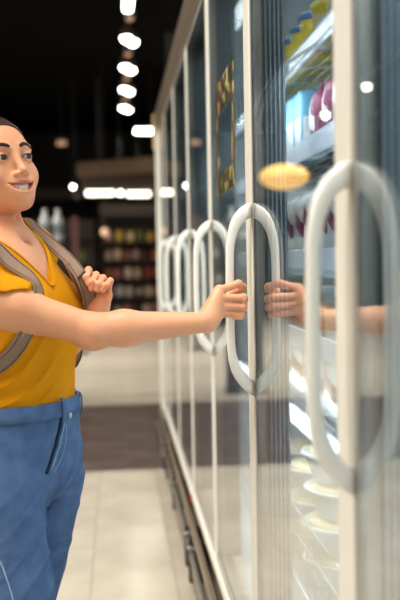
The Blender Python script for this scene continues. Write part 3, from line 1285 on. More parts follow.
def head_ops(S):
    S.u(hel((0, -.018, .032), (.074, .090, .080)), 0)
    S.u(hel((0, .030, .018), (.062, .058, .062)), .02)          # forehead and brow
    S.u(hel((0, .030, -.033), (.058, .056, .064)), .02)
    S.u(hel((0, .043, -.062), (.037, .039, .030)), .02)
    for s in (-1, 1):
        S.u(hrc((s*.058, -.005, -.035), (s*.052, .008, -.066), .012, .011), .02)
        S.u(hrc((s*.050, .006, -.060), (s*.013, .064, -.084), .012, .011), .022)
        S.u(hel((s*.037, .057, -.032), (.018, .022, .019)), .024)  # raised smiling cheeks
        S.u(hrc((s*.047, .066, .021), (s*.014, .083, .017), .007, .007), .012)
    S.u(hel((0, .076, -.086), (.016, .014, .014)), .018)         # chin
    S.u(hel((0, .074, -.060), (.030, .019, .024)), .016)         # muzzle
    # eye sockets
    for s in (-1, 1):
        S.sub(hel((s*.029, .096, .000), (.017, .014, .0115)), .012)
    # nose
    S.u(hrc((0, .084, .008), (0, .098, -.028), .0058, .0072), .010)
    S.u(hel((0, .0995, -.032), (.0080, .0085, .0074)), .006)
    for s in (-1, 1):
        S.u(hel((s*.0110, .092, -.036), (.0062, .0085, .0058)), .005)
        S.sub(hel((s*.0065, .100, -.0435), (.0032, .005, .003)), .002)
    # lids around the eyeballs
    for s in (-1, 1):
        S.u(hel((s*.029, .0745, .000), (.0142, .0138, .0130)), .003)
        S.sub(hel((s*.029, .0885, -.0005), (.0125, .011, .0038)), .0012)
    # ears
    for s in (-1, 1):
        S.u(hel((s*.075, -.012, -.008), (.007, .018, .030)), .005)
        S.sub(hel((s*.082, -.008, -.004), (.005, .010, .018)), .004)
    # mouth opening of the smile
    for t in np.linspace(-1, 1, 11):
        r_ = .0078*(1-abs(t)**2.2)+.0010
        S.sub(hel((.0265*t, .094-.017*t*t, -.0630+.0115*t*t), (.0045, .010, r_)), .002)


def lipc(up_):
    out = []
    for t in np.linspace(-1, 1, 13):
        g = .0076*(1-abs(t)**2.2)+.0010
        z = -.0630+.0115*t*t+(g+.0014 if up_ else -g-.0022)*(1 if abs(t) < .99 else .3)
        out.append((.0275*t, .0925-.0175*t*t, z))
    return out


def lip_ops(S):
    for up_, rr in ((True, .0025), (False, .0033)):
        c = lipc(up_)
        for i in range(12):
            t0 = abs(c[i][0])/.0275; t1 = abs(c[i+1][0])/.0275
            S.u(hrc(c[i], c[i+1], rr*(1-.6*t0**3), rr*(1-.6*t1**3)), .0025)


def finger(S, pts, r0_=.0080, r1_=.0066, k=.004):
    n_ = len(pts)-1
    for i in range(n_):
        a = r0_+(r1_-r0_)*i/n_; b_ = r0_+(r1_-r0_)*(i+1)/n_
        S.u(rc(pts[i], pts[i+1], a, b_), k)
    for i in range(1, n_):
        S.u(el(pts[i], (r0_*1.04,)*3), .003)


# right hand: knuckles toward the camera, fingers closed round the door handle
rh = dict(
    index=[Pn(220.5, 290.0, 1.648), Pn(238.5, 284.0, 1.655), Pn(243.0, 287.5, 1.684), Pn(233, 293, 1.700)],
    middle=[Pn(218.5, 298.0, 1.642), Pn(243.6, 298.0, 1.650), Pn(244.0, 299.5, 1.684), Pn(234, 302, 1.701)],
    ring=[Pn(219.5, 306.0, 1.640), Pn(243.0, 307.0, 1.650), Pn(243.5, 308.0, 1.683), Pn(234, 310, 1.700)],
    pinky=[Pn(222.0, 313.5, 1.642), Pn(240.8, 315.2, 1.651), Pn(241.5, 315.8, 1.681), Pn(234, 317, 1.696)],
    thumb=[Pn(213, 316, 1.650), Pn(220, 304, 1.690), Pn(231, 296, 1.708), Pn(240, 291, 1.706)],
)
lh = dict(
    index=[Pn(95, 288, 1.700), Pn(88.5, 270, 1.688), Pn(86.3, 277, 1.664), Pn(88.5, 283.5, 1.660)],
    middle=[Pn(100, 289, 1.697), Pn(96.0, 275, 1.685), Pn(92.0, 282, 1.662), Pn(91.3, 288.5, 1.661)],
    ring=[Pn(104.5, 291, 1.694), Pn(103.0, 278, 1.680), Pn(98.6, 284, 1.660), Pn(97.0, 290, 1.660)],
    pinky=[Pn(107.5, 295, 1.690), Pn(110.2, 281, 1.674), Pn(105.6, 285.5, 1.658), Pn(102.5, 290.5, 1.659)],
    thumb=[Pn(93, 306, 1.700), Pn(86, 297, 1.700), Pn(82.5, 288, 1.695), Pn(81, 281, 1.69)],
)


def arms_ops(S):
    # right arm
    S.u(rc(SR, SR+(ER-SR)*.45, .044, .039), .03)
    S.u(rc(SR+(ER-SR)*.45, ER, .038, .0305), .02)
    fdir = ER+(WR-ER)*.28
    S.u(rc(ER, fdir, .0315, .0335), .015)
    S.u(rc(fdir, WR, .0325, .0195), .015)
    S.u(el(ER+np.array([.0, -.002, -.006]), (.031, .031, .029)), .015)
    # right hand palm
    mc = {k_: v_[0] for k_, v_ in rh.items()}
    for k_, rr in (('index', .0125), ('middle', .0125), ('ring', .0120), ('pinky', .0115)):
        S.u(rc(WR+(mc[k_]-WR)*.12+np.array([0, .004, 0]), mc[k_]+np.array([-.002, .002, 0]), .0165, rr*.86), .012)
    S.u(rc(WR+np.array([.01, .012, 0]), rh['thumb'][0]+np.array([.0, .004, .004]), .016, .013), .012)
    for k_, v_ in rh.items():
        sc_ = {'index': 1.08, 'middle': 1.08, 'ring': 1.02, 'pinky': .92, 'thumb': 1.12}[k_]
        finger(S, v_, .0078*sc_, .0066*sc_, .0022)
    # left arm
    S.u(rc(SL, SL+(EL-SL)*.5, .048, .042), .03)
    S.u(rc(SL+(EL-SL)*.5, EL, .041, .032), .02)
    S.u(rc(EL, EL+(WL-EL)*.3, .032, .034), .015)
    S.u(rc(EL+(WL-EL)*.3, WL, .033, .0200), .015)
    for k_, rr in (('index', .0110), ('middle', .0115), ('ring', .0110), ('pinky', .0105)):
        S.u(rc(WL+(lh[k_][0]-WL)*.15, lh[k_][0], .0155, rr), .010)
    S.u(rc(WL+np.array([0, 0, .01]), lh['thumb'][0], .015, .012), .010)
    for k_, v_ in lh.items():
        sc_ = {'index': 1.0, 'middle': 1.0, 'ring': .96, 'pinky': .92, 'thumb': 1.1}[k_]
        finger(S, v_, .0070*sc_, .0062*sc_, .0018)


def tel(c, r):
    return el(T(*c), r, TA)


def trunk_ops(S):
    S.u(tel((0, .0, 1.225), (.130, .096, .150)), 0)
    S.u(tel((0, -.02, 1.30), (.135, .070, .070)), .04)
    S.u(rc(SR+np.array([.02, .03, -.01]), T(0, -.015, 1.335), .050, .060), .03)
    S.u(rc(SL, T(0, -.015, 1.335), .050, .060), .03)
    for s in (-1, 1):
        S.u(tel((s*.062, .068, 1.205), (.056, .050, .056)), .03)
        S.u(rc(T(s*.03, -.030, 1.40), T(s*.110, -.022, 1.350), .029, .022), .03)
        S.u(rc(T(s*.018, .052, 1.335), T(s*.085, .030, 1.345), .008, .008), .012)   # collar bones
    S.u(tel((0, 0, 1.06), (.112, .082, .120)), .06)
    S.u(tel((0, -.01, .90), (.160, .110, .130)), .07)
    # neck
    S.u(rc(NK, H(0, -.034, -.060), .044, .041), .022)
    for s in (-1, 1):
        S.u(rc(T(s*.018, .045, 1.34), H(s*.048, -.03, -.045), .009, .009), .012)  # neck tendons
    S.sub(el(T(0, .060, 1.358), (.010, .007, .009)), .02)


LR = [T(.086, 0, .86), np.array([-.197, 1.600, .50]), np.array([-.235, 1.615, .10])]
LL = [T(-.080, -.006, .86), np.array([-.232, 1.800, .50]), np.array([-.262, 1.800, .10])]


def legs_ops(S, o=0.0):
    for L in (LR, LL):
        kk = .03 if L is LR else .006
        S.u(rc(L[0], L[0]+(L[1]-L[0])*.5, .084+o, .073+o), kk)
        S.u(rc(L[0]+(L[1]-L[0])*.5, L[1], .073+o, .054+o), kk)
        S.u(rc(L[1], L[1]+(L[2]-L[1])*.3, .052+o, .052+o), .02)
        S.u(rc(L[1]+(L[2]-L[1])*.3, L[2], .051+o, .036+o), .02)
    for s in (-1, 1):
        S.u(el(T(s*.066, -.052, .885), (.078+o, .066+o, .085+o), TA), .06)


# ---- continuous body
S = Sdf()
trunk_ops(S)
arms_ops(S)
head_ops(S)
lip_ops(S)
v, q = surface(S, (-.46, 1.48, .97), (.27, 1.92, 1.645), .0016*FASTV, smooth=1)
S2 = Sdf()
S2.u(tel((0, -.01, .91), (.156, .106, .100)), 0)
S2.u(tel((0, 0, 1.04), (.108, .078, .110)), .06)
legs_ops(S2)
for L in (LR, LL):
    S2.u(rc(L[2], L[2]+Fv*.05+np.array([0, 0, -.05]), .034, .026), .02)
    S2.u(rc(L[2]+Fv*.05+np.array([0, 0, -.055]), L[2]+Fv*.14+np.array([0, 0, -.07]), .026, .018), .02)
v2, q2 = surface(S2, (-.52, 1.40, .0), (.10, 2.05, 1.10), .008, smooth=1)
me = np_mesh('body', np.concatenate([v, v2]), np.concatenate([q, q2+len(v)]))
allv = np.concatenate([v, v2])
# colour: skin, lips, cheeks
skin = np.array(lin((220, 156, 116))[:3]); lipcol = np.array(lin((188, 92, 84))[:3]); blush = np.array(lin((220, 140, 112))[:3])
colr = np.tile(skin, (len(allv), 1))
hl = (allv-HC)@HA.T
near = np.nonzero((np.abs(hl) < .16).all(1))[0]
dm = np.full(len(near), 9.0)
for up_ in (True, False):
    c = lipc(up_)
    for i in range(12):
        dm = np.minimum(dm, rc(c[i], c[i+1], 0, 0)(hl[near].astype(np.float32)))
wl = np.clip((.0042-dm)/.0010, 0, 1)[:, None]
colr[near] = colr[near]*(1-wl)+lipcol*wl
for s in (-1, 1):
    dd = np.linalg.norm((hl[near]-np.array([s*.045, .07, -.038]))/np.array([.024, .03, .020]), axis=1)
    wb = (np.clip(1-dd, 0, 1)*.6)[:, None]
    colr[near] = colr[near]*(1-wb)+blush*wb
inm = (np.abs(hl[:, 0]) < .026) & (hl[:, 1] < .084-16*hl[:, 0]**2) & (hl[:, 1] > .06) & (np.abs(hl[:, 2]+.063-14*hl[:, 0]**2) < .011)
colr[inm] = np.array(lin((90, 34, 32))[:3])
for hand in (rh, lh):       # rosier knuckles and fingertips
    for k_, v_ in hand.items():
        for pt in v_[1:]:
            dd = np.linalg.norm(allv-pt, axis=1)
            wb = (np.clip(1-dd/.013, 0, 1)*.35)[:, None]
            colr = colr*(1-wb)+blush*wb
at = me.color_attributes.new('tone', 'FLOAT_COLOR', 'POINT')
at.data.foreach_set('color', np.concatenate([colr, np.ones((len(colr), 1))], 1).astype(np.float32).ravel())
body = wpart('body', me, M['skin'])

# ---- eyes, brows, teeth
HM = Matrix([[Rh[i], Fh[i], Uh[i]] for i in range(3)])
LOOK = Vector(nrm(Fh*.93+Rh*(-.22)+Zv*(-.06)))
for s in (-1, 1):
    c = Vector(H(s*.029, .0745, 0))
    e = wobj('eyeball', sphere(bmesh.new(), c, .0126, .0126, .0120, 20), M['eyewhite'])
    Q = LOOK.to_track_quat('Z', 'Y').to_matrix()
    wobj('iris', sphere(bmesh.new(), c+LOOK*.0106, .0068, .0068, .0026, 18, Q), M['iris'], e)
    wobj('pupil', sphere(bmesh.new(), c+LOOK*.0127, .0026, .0026, .0009, 12, Q), M['pupil'], e)
    for zs, rr, nm in ((1, .0011, 'upper_lashes'), (-1, .0005, 'lower_lashes')):
        pts = []
        for t in np.linspace(-1, 1, 9):
            pts.append(H(s*.029+.0132*t, .0745+.0140*math.sqrt(max(0, 1-(t*.86)**2))+.0006, zs*.0046*(1-t*t)-.0004+(.0012 if t*s > .5 else 0)))
        wobj(nm, tube(bmesh.new(), pts, [rr*.4]+[rr]*7+[rr*.5], 6), M['lash'], e)
bvh_body = BVHTree.FromPolygons([tuple(x) for x in v], [tuple(x) for x in q])
for s in (-1, 1):
    pts = []
    for t in np.linspace(0, 1, 9):
        a = H(s*(.012+.041*t), .16, .0185+.0085*math.sin(math.pi*min(1, t*.95)**.9)*1.0-.003*t)
        hit = bvh_body.ray_cast(Vector(a), Vector(-Fh))
        pts.append(hit[0]+Vector(Fh)*.0002 if hit[0] else Vector(a)-Vector(Fh)*.08)
    wobj('eyebrow', tube(bmesh.new(), pts, [.0028, .0038, .0040, .0038, .0035, .0031, .0026, .0020, .0010], 8), M['brow'])
# upper teeth, one by one
tm = None
gum = []
for i in range(-5, 6):
    t = i/5.6
    wdt = .0040 if abs(i) > 1 else .0044
    c = Vector(H(.0235*t, .0855-.0150*t*t, -.0608+.0108*t*t))
    ang = math.atan2(-2*.0145*t/.0228*1.0, 1)
    bm = bmesh.new()
    hgt = .0070*(1-.35*t*t)
    sphere(bm, (0, 0, 0), wdt*.56, .0022, hgt, 10)
    rot = HM @ Matrix.Rotation(ang, 3, 'Z')
    for v_ in bm.verts:
        v_.co = rot @ v_.co + c
    wobj('tooth', bm, M['teeth'], body)

# ---- hair: cap following the skull, swept back into a low ponytail
S = Sdf()
S.u(hel((0, -.022, .036), (.0785, .093, .083)), 0)
S.u(hel((0, .030, .020), (.0665, .0615, .0665)), .02)
S.u(hel((0, -.030, -.005), (.075, .078, .060)), .02)
S.sub(hel((0, .098, -.022), (.080, .078, .087)), .005)
S.sub(hel((0, .04, -.10), (.10, .075, .082)), .01)
HPN = (Fh*1.0-Uh*1.3)/1.64


def hplane(p, o_=H(0, .040, .045).astype(np.float32), n_=HPN.astype(np.float32)):
    return (-((p-o_)@n_)).astype(np.float32)


S.ops.append((hplane, .004, 's', False))


def strands(p):
    qq = (p-HC.astype(np.float32))@HA.T.astype(np.float32)
    return (.0016*np.sin(qq[..., 0]*520+8*np.sin(qq[..., 2]*30))*np.clip((.06-qq[..., 1])*20, 0, 1)).astype(np.float32)


S.disp(strands)
S.u(hrc((0, -.105, .01), (0, -.125, .0), .024, .026), .015)
S.u(hrc((0, -.130, -.005), (0, -.150, -.07), .026, .024), .015)
S.u(hrc((0, -.150, -.07), (.01, -.140, -.17), .024, .012), .01)
lo = HC-.26; hi = HC+.2
hv, hq = surface(S, lo, hi, .0024*FASTV, smooth=1)
hair = wpart('hair', np_mesh('hair', hv, hq), M['hair'])
bm = bmesh.new()
tube(bm, [H(.027*math.cos(a), -.122+.006*math.sin(a), -.002+.027*math.sin(a)) for a in np.linspace(0, 2*math.pi, 17)], .0045, 8)
wobj('hair_tie', bm, M['strap_edge'], hair)

# ---- mustard T-shirt
S = Sdf()
OFF = .006
for fn, k, mode, local in (lambda SS: (trunk_ops(SS), SS)[1])(Sdf()).ops[:10]:
    pass
udR = nrm(ER-SR); udL = nrm(EL-SL)
for base, u_, ln, ra, rb in ((SR, udR, .120, .050, .048), (SL, udL, .125, .052, .050)):
    pn_ = nrm([.12, 0, -1.0]).astype(np.float32) if base is SR else u_.astype(np.float32)
    pp_ = Pn(12, 289.5, 1.53).astype(np.float32) if base is SR else (base+u_*ln).astype(np.float32)

    def sleeve(p, f1=rc(base, base+u_*(ln+.04), ra, rb), base=base.astype(np.float32), u_=u_.astype(np.float32), ln=ln, pn_=pn_, pp_=pp_):
        return np.maximum(np.maximum(f1(p), (p-base)@u_-ln), (p-pp_)@pn_).astype(np.float32)
    S.u(sleeve, .0)
S.u(tel((0, .0, 1.225), (.128+OFF, .098+OFF, .155)), .02)
S.u(tel((0, -.02, 1.30), (.135+OFF, .070+OFF, .075)), .04)
S.u(rc(SR+np.array([.01, .02, -.005]), T(0, -.015, 1.335), .050+OFF, .060+OFF), .02)
S.u(rc(SL, T(0, -.015, 1.335), .049+OFF, .060+OFF), .02)
for s in (-1, 1):
    S.u(tel((s*.062, .070, 1.205), (.058+OFF, .052+OFF, .060+OFF)), .05)
    S.u(rc(T(s*.03, -.030, 1.40), T(s*.115, -.022, 1.355), .030+OFF, .026+OFF), .03)
S.u(tel((0, .004, 1.07), (.116+OFF, .086+OFF, .135)), .07)
S.u(tel((0, -.01, .93), (.152+OFF, .104+OFF, .110)), .07)
NPT = T(0, -.03, 1.38).astype(np.float32)


def vneck(p):
    qx = (p-np.array([0, 1.70, 0], np.float32)).astype(np.float32)
    cxx = np.interp(p[..., 2], [1.2, 1.34, 1.45], [-.215, -.228, -.240])
    r_ = (p[..., 0]-cxx)*Rv[0]+(p[..., 1]-1.70)*Rv[1]
    f_ = (p[..., 0]-cxx)*Fv[0]+(p[..., 1]-1.70)*Fv[1]
    g = (np.abs(r_-.004)-.64*(p[..., 2]-1.258))/1.17
    g = np.maximum(g, -(f_+.028))
    g2 = np.maximum(np.sqrt(r_**2+(f_+.03)**2)-.074, 1.372-p[..., 2])
    return np.minimum(g, g2).astype(np.float32)


S.ops.append((vneck, .004, 's', True))
HEM = 1.020


def bottom(p):
    return (HEM-p[..., 2]).astype(np.float32)


S.ops.append((bottom, .0, 'i', False))


def folds(p):
    x, y, z = p[..., 0], p[..., 1], p[..., 2]
    # pulls sweeping from under the bust down and back to the hip
    u_ = z-.62*(x+.21)-1.6*np.maximum(0, -.13-x)**2+.05*np.sin(z*9+x*7)
    ph = u_*150+2.2*np.sin(u_*31+x*9)
    rdg = 1-np.abs(np.sin(ph*.5))**.75
    m_ = np.clip((1.20-z)/.05, 0, 1)*np.clip((z-1.02)/.03, .25, 1)*np.clip((-.098-x)/.04, .15, 1)
    # fine gathers toward the armpit
    ph2 = (z+1.1*(x+.2))*120
    m2 = np.clip((z-1.19)/.05, 0, 1)*np.clip((1.33-z)/.04, 0, 1)
    return (-.0092*rdg*m_-.0024*(1-np.abs(np.sin(ph2*.5)))*m2+.001).astype(np.float32)


S.disp(folds)
sv, sq = surface(S, (-.50, 1.42, .98), (.02, 2.02, 1.47), .0026*FASTV, smooth=1)
shirt = wpart('t_shirt', np_mesh('t_shirt', sv, sq), M['shirt'])
bvh_shirt = BVHTree.FromPolygons([tuple(x) for x in sv], [tuple(x) for x in sq])


def ribbon(pts, width, thick, n=None, samples=6, normals=None, wfn=None):
    """closed strip along pts with the given surface normals (Catmull-Rom sampled)"""
    P_ = [Vector(p) for p in pts]
    N_ = [Vector(n_) for n_ in normals]

    def cr(a, b_, c_, d_, t):
        return .5*((2*b_)+(-a+c_)*t+(2*a-5*b_+4*c_-d_)*t*t+(-a+3*b_-3*c_+d_)*t**3)
    ps, ns = [], []
    for i in range(len(P_)-1):
        a = P_[max(i-1, 0)]; b_ = P_[i]; c_ = P_[i+1]; d_ = P_[min(i+2, len(P_)-1)]
        for k in range(samples):
            t = k/samples
            ps.append(cr(a, b_, c_, d_, t)); ns.append(N_[i].lerp(N_[i+1], t).normalized())
    ps.append(P_[-1]); ns.append(N_[-1])
    bm = bmesh.new()
    rings = []
    for i, p in enumerate(ps):
        t = (ps[min(i+1, len(ps)-1)]-ps[max(i-1, 0)]).normalized()
        n_ = (ns[i]-t*ns[i].dot(t)).normalized()
        s_ = t.cross(n_)
        w_ = width/2*(wfn(i/len(ps)) if wfn else 1)
        rings.append([bm.verts.new(p+s_*a*w_+n_*b_*thick/2) for a, b_ in ((-1, -.6), (-1, .6), (-.86, 1), (.86, 1), (1, .6), (1, -.6), (.86, -1), (-.86, -1))])
    for A_, C_ in zip(rings, rings[1:]):
        for k in range(8):
            j = (k+1) % 8
            bm.faces.new((A_[k], A_[j], C_[j], C_[k]))
    bm.faces.new(rings[0]); bm.faces.new(rings[-1])
    return bm, ps, ns


# neckline binding
pts, nms = [], []
for side in (1, -1):
    seq = []
    for z in np.linspace(1.372, 1.266, 9):
        r_ = side*.64*(z-1.258)+.004
        o_ = Vector(T(r_, .30, z))
        hit = bvh_shirt.ray_cast(o_+Vector(Rv)*side*.003, -Vector(Fv))
        if hit[0]:
            seq.append((hit[0], hit[1]))
    if side == -1:
        seq = seq[::-1]
    for a, n_ in seq:
        pts.append(a); nms.append(n_ if n_.dot(Vector(Fv)) > 0 else -n_)
if len(pts) > 4:
    bm, _, _ = ribbon(pts, .008, .003, normals=nms, samples=2)
    wobj('neck_binding', bm, M['shirt_rib'], shirt)

# ---- jeans
S = Sdf()
JO = .004
S.u(tel((0, -.01, .915), (.160+JO, .110+JO, .104)), 0)
S.u(tel((0, .002, 1.02), (.118+JO, .090+JO, .09)), .06)
legs_ops(S, JO)


def jcut(p):
    return np.maximum(p[..., 2]-1.028, .075-p[..., 2]).astype(np.float32)


S.ops.append((jcut, 0, 'i', False))
CR = T(.0, .07, .835).astype(np.float32)


def jf(p):
    d_ = p-CR
    r_ = np.sqrt((d_*d_).sum(-1))
    ang = np.arctan2(d_[..., 2], d_@np.array([-Fv[1], Fv[0], 0], np.float32)+1e-6)
    whisk = (1-np.abs(np.sin(ang*5+3*r_)))**2*np.clip(1-r_/.15, 0, 1)*np.clip(r_/.03, 0, 1)
    kn = (1-np.abs(np.sin((p[..., 2]+.3*p[..., 0])*95)))**2*np.clip(1-np.abs(p[..., 2]-.50)/.10, 0, 1)
    sl = (1-np.abs(np.sin((p[..., 2]-.35*p[..., 0])*48+2*np.sin(p[..., 0]*20))))**3*np.clip((p[..., 2]-.6)/.1, 0, 1)*np.clip((.97-p[..., 2])/.1, 0, 1)
    return (-.0042*whisk-.003*kn-.0030*sl).astype(np.float32)


S.disp(jf)
jv, jq = surface(S, (-.50, 1.42, .05), (.05, 2.02, 1.05), .0034*FASTV, smooth=1)
jeans = wpart('jeans', np_mesh('jeans', jv, jq), M['denim'])
bvh_j = BVHTree.FromPolygons([tuple(x) for x in jv], [tuple(x) for x in jq])


def on_jeans(px, py, lift=.001):
    d_ = (P(px, py, 1.0)-CAM).normalized()
    hit = bvh_j.ray_cast(CAM, d_)
    if not hit[0]:
        return None
    n_ = hit[1] if hit[1].dot(d_) < 0 else -hit[1]
    return hit[0]+n_*lift, n_


# waistband: ring following the jeans top
def wring(z, off):
    out = []
    for a in np.linspace(0, 2*math.pi, 61)[:-1]:
        dr = Rv*math.cos(a)+Fv*math.sin(a)
        o_ = Vector(T(0, 0, z))
        hit = bvh_j.ray_cast(o_+Vector(dr)*.5, -Vector(dr))
        out.append((hit[0] if hit[0] else o_+Vector(dr)*.11)+Vector(dr)*off)
    return out


bm = bmesh.new()
levels = [(1.007, .0005, 1.004), (1.008, .0050, 1.004), (1.018, .0060, 1.016), (1.038, .0055, 1.018), (1.039, -.002, 1.018)]
rings = []
for z, off, zs in levels:
    ring = wring(zs, off)
    rings.append([bm.verts.new((p_.x, p_.y, z)) for p_ in ring])
for A_, C_ in zip(rings, rings[1:]):
    for k in range(60):
        j = (k+1) % 60
        bm.faces.new((A_[k], A_[j], C_[j], C_[k]))
band = wobj('waistband', bm, M['denim'], jeans)
for z in (.994, 1.025):
    ring = wring(1.008, .0072)
    bm = tube(bmesh.new(), [(p_.x, p_.y, z) for p_ in ring]+[(ring[0].x, ring[0].y, z)], .0009, 5)
    wobj('stitching', bm, M['stitch'], band) if False else None
for a in (79, 120, 165, 200, 330, 270):
    a = math.radians(a)
    dr = Rv*math.cos(a)+Fv*math.sin(a)
    hit = bvh_j.ray_cast(Vector(T(0, 0, 1.008))+Vector(dr)*.5, -Vector(dr))
    if hit[0]:
        b0 = hit[0]+Vector(dr)*.010
        pp = [Vector((b0.x, b0.y, 1.000))-Vector(dr)*.004, Vector((b0.x, b0.y, 1.008)), Vector((b0.x, b0.y, 1.038)), Vector((b0.x, b0.y, 1.045))-Vector(dr)*.006]
        bm, _, _ = ribbon(pp, .010, .003, normals=[Vector(dr)]*4, samples=3)
        wobj('belt_loop', bm, M['denim'], jeans)


def jline(pix, width, thick, m, name, lift=.001, samples=4):
    pts_, ns_ = [], []
    for a in pix:
        h_ = on_jeans(a[0], a[1], lift)
        if h_:
            pts_.append(h_[0]); ns_.append(h_[1])
    if len(pts_) > 2:
        av = [sum((ns_[j] for j in range(max(0, i-2), min(len(ns_), i+3))), Vector()).normalized() for i in range(len(ns_))]
        bm, _, _ = ribbon(pts_, width, thick, normals=av, samples=samples)
        return wobj(name, bm, m, jeans)


flyc = [(64, 418), (63, 423), (62, 429), (60.5, 435), (59.2, 440), (58, 446), (56, 452), (54.2, 458), (52.2, 464), (50.5, 469), (49, 474)]
jline(flyc, .010, .0040, M['denim'], 'fly_placket', .002)
jline([(x-3.2, y) for x, y in flyc], .0055, .0022, M['denim_dark'], 'zip_gap', .0016)
jline([(x-.6, y+1) for x, y in flyc[:-1]], .0016, .0014, M['stitch'], 'fly_stitch', .0044)
jline([(64.5, 419), (66, 428), (65.5, 440), (63, 452), (59, 463), (53, 472)], .0014, .0012, M['stitch'], 'fly_stitch', .0008)
jline([(0, 561), (3, 568), (6, 577), (9, 586), (12, 596), (14, 606)], .0030, .0022, M['stitch'], 'side_seam', .0012)
jline([(79.5, 414), (81.5, 424), (82.5, 436), (83, 448)], .0024, .0016, M['denim_dark'], 'pocket_edge', .001)
jline([(0, 470), (8, 472), (20, 476), (32, 482)], .0010, .0010, M['denim_dark'], 'crease_seam', .0003) if False else None
# button
bb = None
hb = bvh_j.ray_cast(Vector(P(61.5, 412, 1.2)), (P(61.5, 412, 2)-P(61.5, 412, 1.2)).normalized())
c0 = P(62, 411, 1.62)
dr = Vector(Fv)
hit = bvh_j.ray_cast(Vector(T(0, .5, 1.008)), -dr)
bc = (hit[0] if hit[0] else Vector(T(0, .09, 1.008)))+dr*.0085
Qb = dr.to_track_quat('Z', 'Y').to_matrix()
wobj('button', sphere(bmesh.new(), bc, .0062, .0062, .0020, 16, Qb), M['stile_grey'], jeans)

# ---- shoes
for L in (LR, LL):
    S = Sdf()
    base = L[2].copy(); base[2] = 0
    S.u(rc(base+np.array([0, 0, .045])-Fv*.03, base+Fv*.06+np.array([0, 0, .045]), .036, .036), 0)
    S.u(rc(base+Fv*.05+np.array([0, 0, .040]), base+Fv*.165+np.array([0, 0, .033]), .036, .030, flat=((0, 0, 1), .8)), .03)
    S.u(rc(base+np.array([0, 0, .05]), base+np.array([0, 0, .085]), .038, .040), .02)
    S.ops.append((lambda p: (.016-p[..., 2]).astype(np.float32), 0, 'i', False))
    vv_, qq_ = surface(S, base-np.array([.14, .18, -.0]), base+np.array([.24, .12, .14]), .005, 1)
    sh = wpart('shoe', np_mesh('shoe', vv_, qq_), M['shoe'])
    S = Sdf()
    S.u(rc(base-Fv*.03+np.array([0, 0, .0]), base+Fv*.165, .039, .034), 0)
    S.ops.append((lambda p: np.maximum(.002-p[..., 2], p[..., 2]-.020).astype(np.float32), 0, 'i', False))
    vv_, qq_ = surface(S, base-np.array([.14, .18, .01]), base+np.array([.24, .12, .05]), .004, 0)
    wpart('sole', np_mesh('sole', vv_, qq_), M['sole'], sh)
    for k in range(4):
        c_ = base+Fv*(.045+.022*k)
        zt = .088-.011*k
        sd_ = Rv*.020
        wobj('lace', tube(bmesh.new(), [c_-sd_+Zv*(zt-.012), c_+Zv*zt, c_+sd_+Zv*(zt-.012)], .0028, 6), M['stitch'], sh)

# ================================================================== backpack
bk = thing('backpack', 'taupe canvas backpack worn by the woman, straps over both shoulders', 'backpack', (float(T(0, -.2, 1)[0]), float(T(0, -.2, 1)[1]), .92))


def bpart(name, bm_or_me, m, parent=None, smooth=True):
    p = parent or bk
    return wobj(name, bm_or_me, m, p, smooth) if isinstance(bm_or_me, bmesh.types.BMesh) else wpart(name, bm_or_me, m, p)


S = Sdf()


def rbox(c_, hs, r_):
    c_ = c_.astype(np.float32); hs = np.asarray(hs, np.float32)

    def f(p):
        qq = np.abs((p-c_)@TA.T.astype(np.float32))-(hs-r_)
        return np.sqrt((np.maximum(qq, 0)**2).sum(-1))+np.minimum(qq.max(-1), 0)-r_
    return f


S.u(rbox(T(0, -.172, 1.13), (.125, .055, .20), .045), 0)
S.u(rbox(T(0, -.237, 1.05), (.095, .022, .10), .02), .01)
v3, q3 = surface(S, T(0, -.2, 1.13)-.30, T(0, -.2, 1.13)+.30, .006, 1)
bag_ = bpart('bag', np_mesh('bag', v3, q3), M['strap'])
zp = [T(r_, -.172, 1.13)+Zv*z_ for r_, z_ in [(.127, .05), (.127, .14), (.110, .185), (.07, .203), (0, .204), (-.07, .203), (-.110, .185), (-.127, .14), (-.127, .05)]]
bpart('zip', tube(bmesh.new(), zp, .004, 6), M['buckle'], bag_)


def on_shirt(p, ctr, lift):
    d_ = (Vector(p)-Vector(ctr)).normalized()
    hit = bvh_shirt.ray_cast(Vector(ctr)+d_*.6, -d_)
    if hit[0]:
        n_ = hit[1] if hit[1].dot(d_) > 0 else -hit[1]
        return hit[0]+n_*lift, n_
    return Vector(p), d_


def strap_on(list_rfz, name, width=.030, extra=None, lift=.005):
    pts_, ns_ = [], []
    for r_, f_, z_ in list_rfz:
        loc, near_n, _, dist = bvh_shirt.find_nearest(Vector(T(r_, f_, z_)))
        ctr = Vector(T(r_*.55, -.01, min(z_, 1.30)))
        out_ = (loc-ctr).normalized()
        n_ = near_n if near_n.dot(out_) > 0 else -near_n
        pts_.append(loc+n_*lift); ns_.append((n_+out_*.5).normalized())
    if extra:
        for p_, n_ in extra:
            pts_.append(Vector(p_)); ns_.append(Vector(n_).normalized())
    bm, ps, ns = ribbon(pts_, width, .0055, normals=ns_, samples=6)
    s_ = bpart(name, bm, M['strap'])
    for off in (-.38, .38):
        rp, rn = [], []
        for i in range(len(ps)):
            t = (ps[min(i+1, len(ps)-1)]-ps[max(i-1, 0)]).normalized()
            n_ = (ns[i]-t*ns[i].dot(t)).normalized()
            rp.append(ps[i]+t.cross(n_)*width*off+n_*.0028)
        bpart('piping', tube(bmesh.new(), rp, .0012, 5), M['strap_edge'], s_)
    return s_, ps, ns


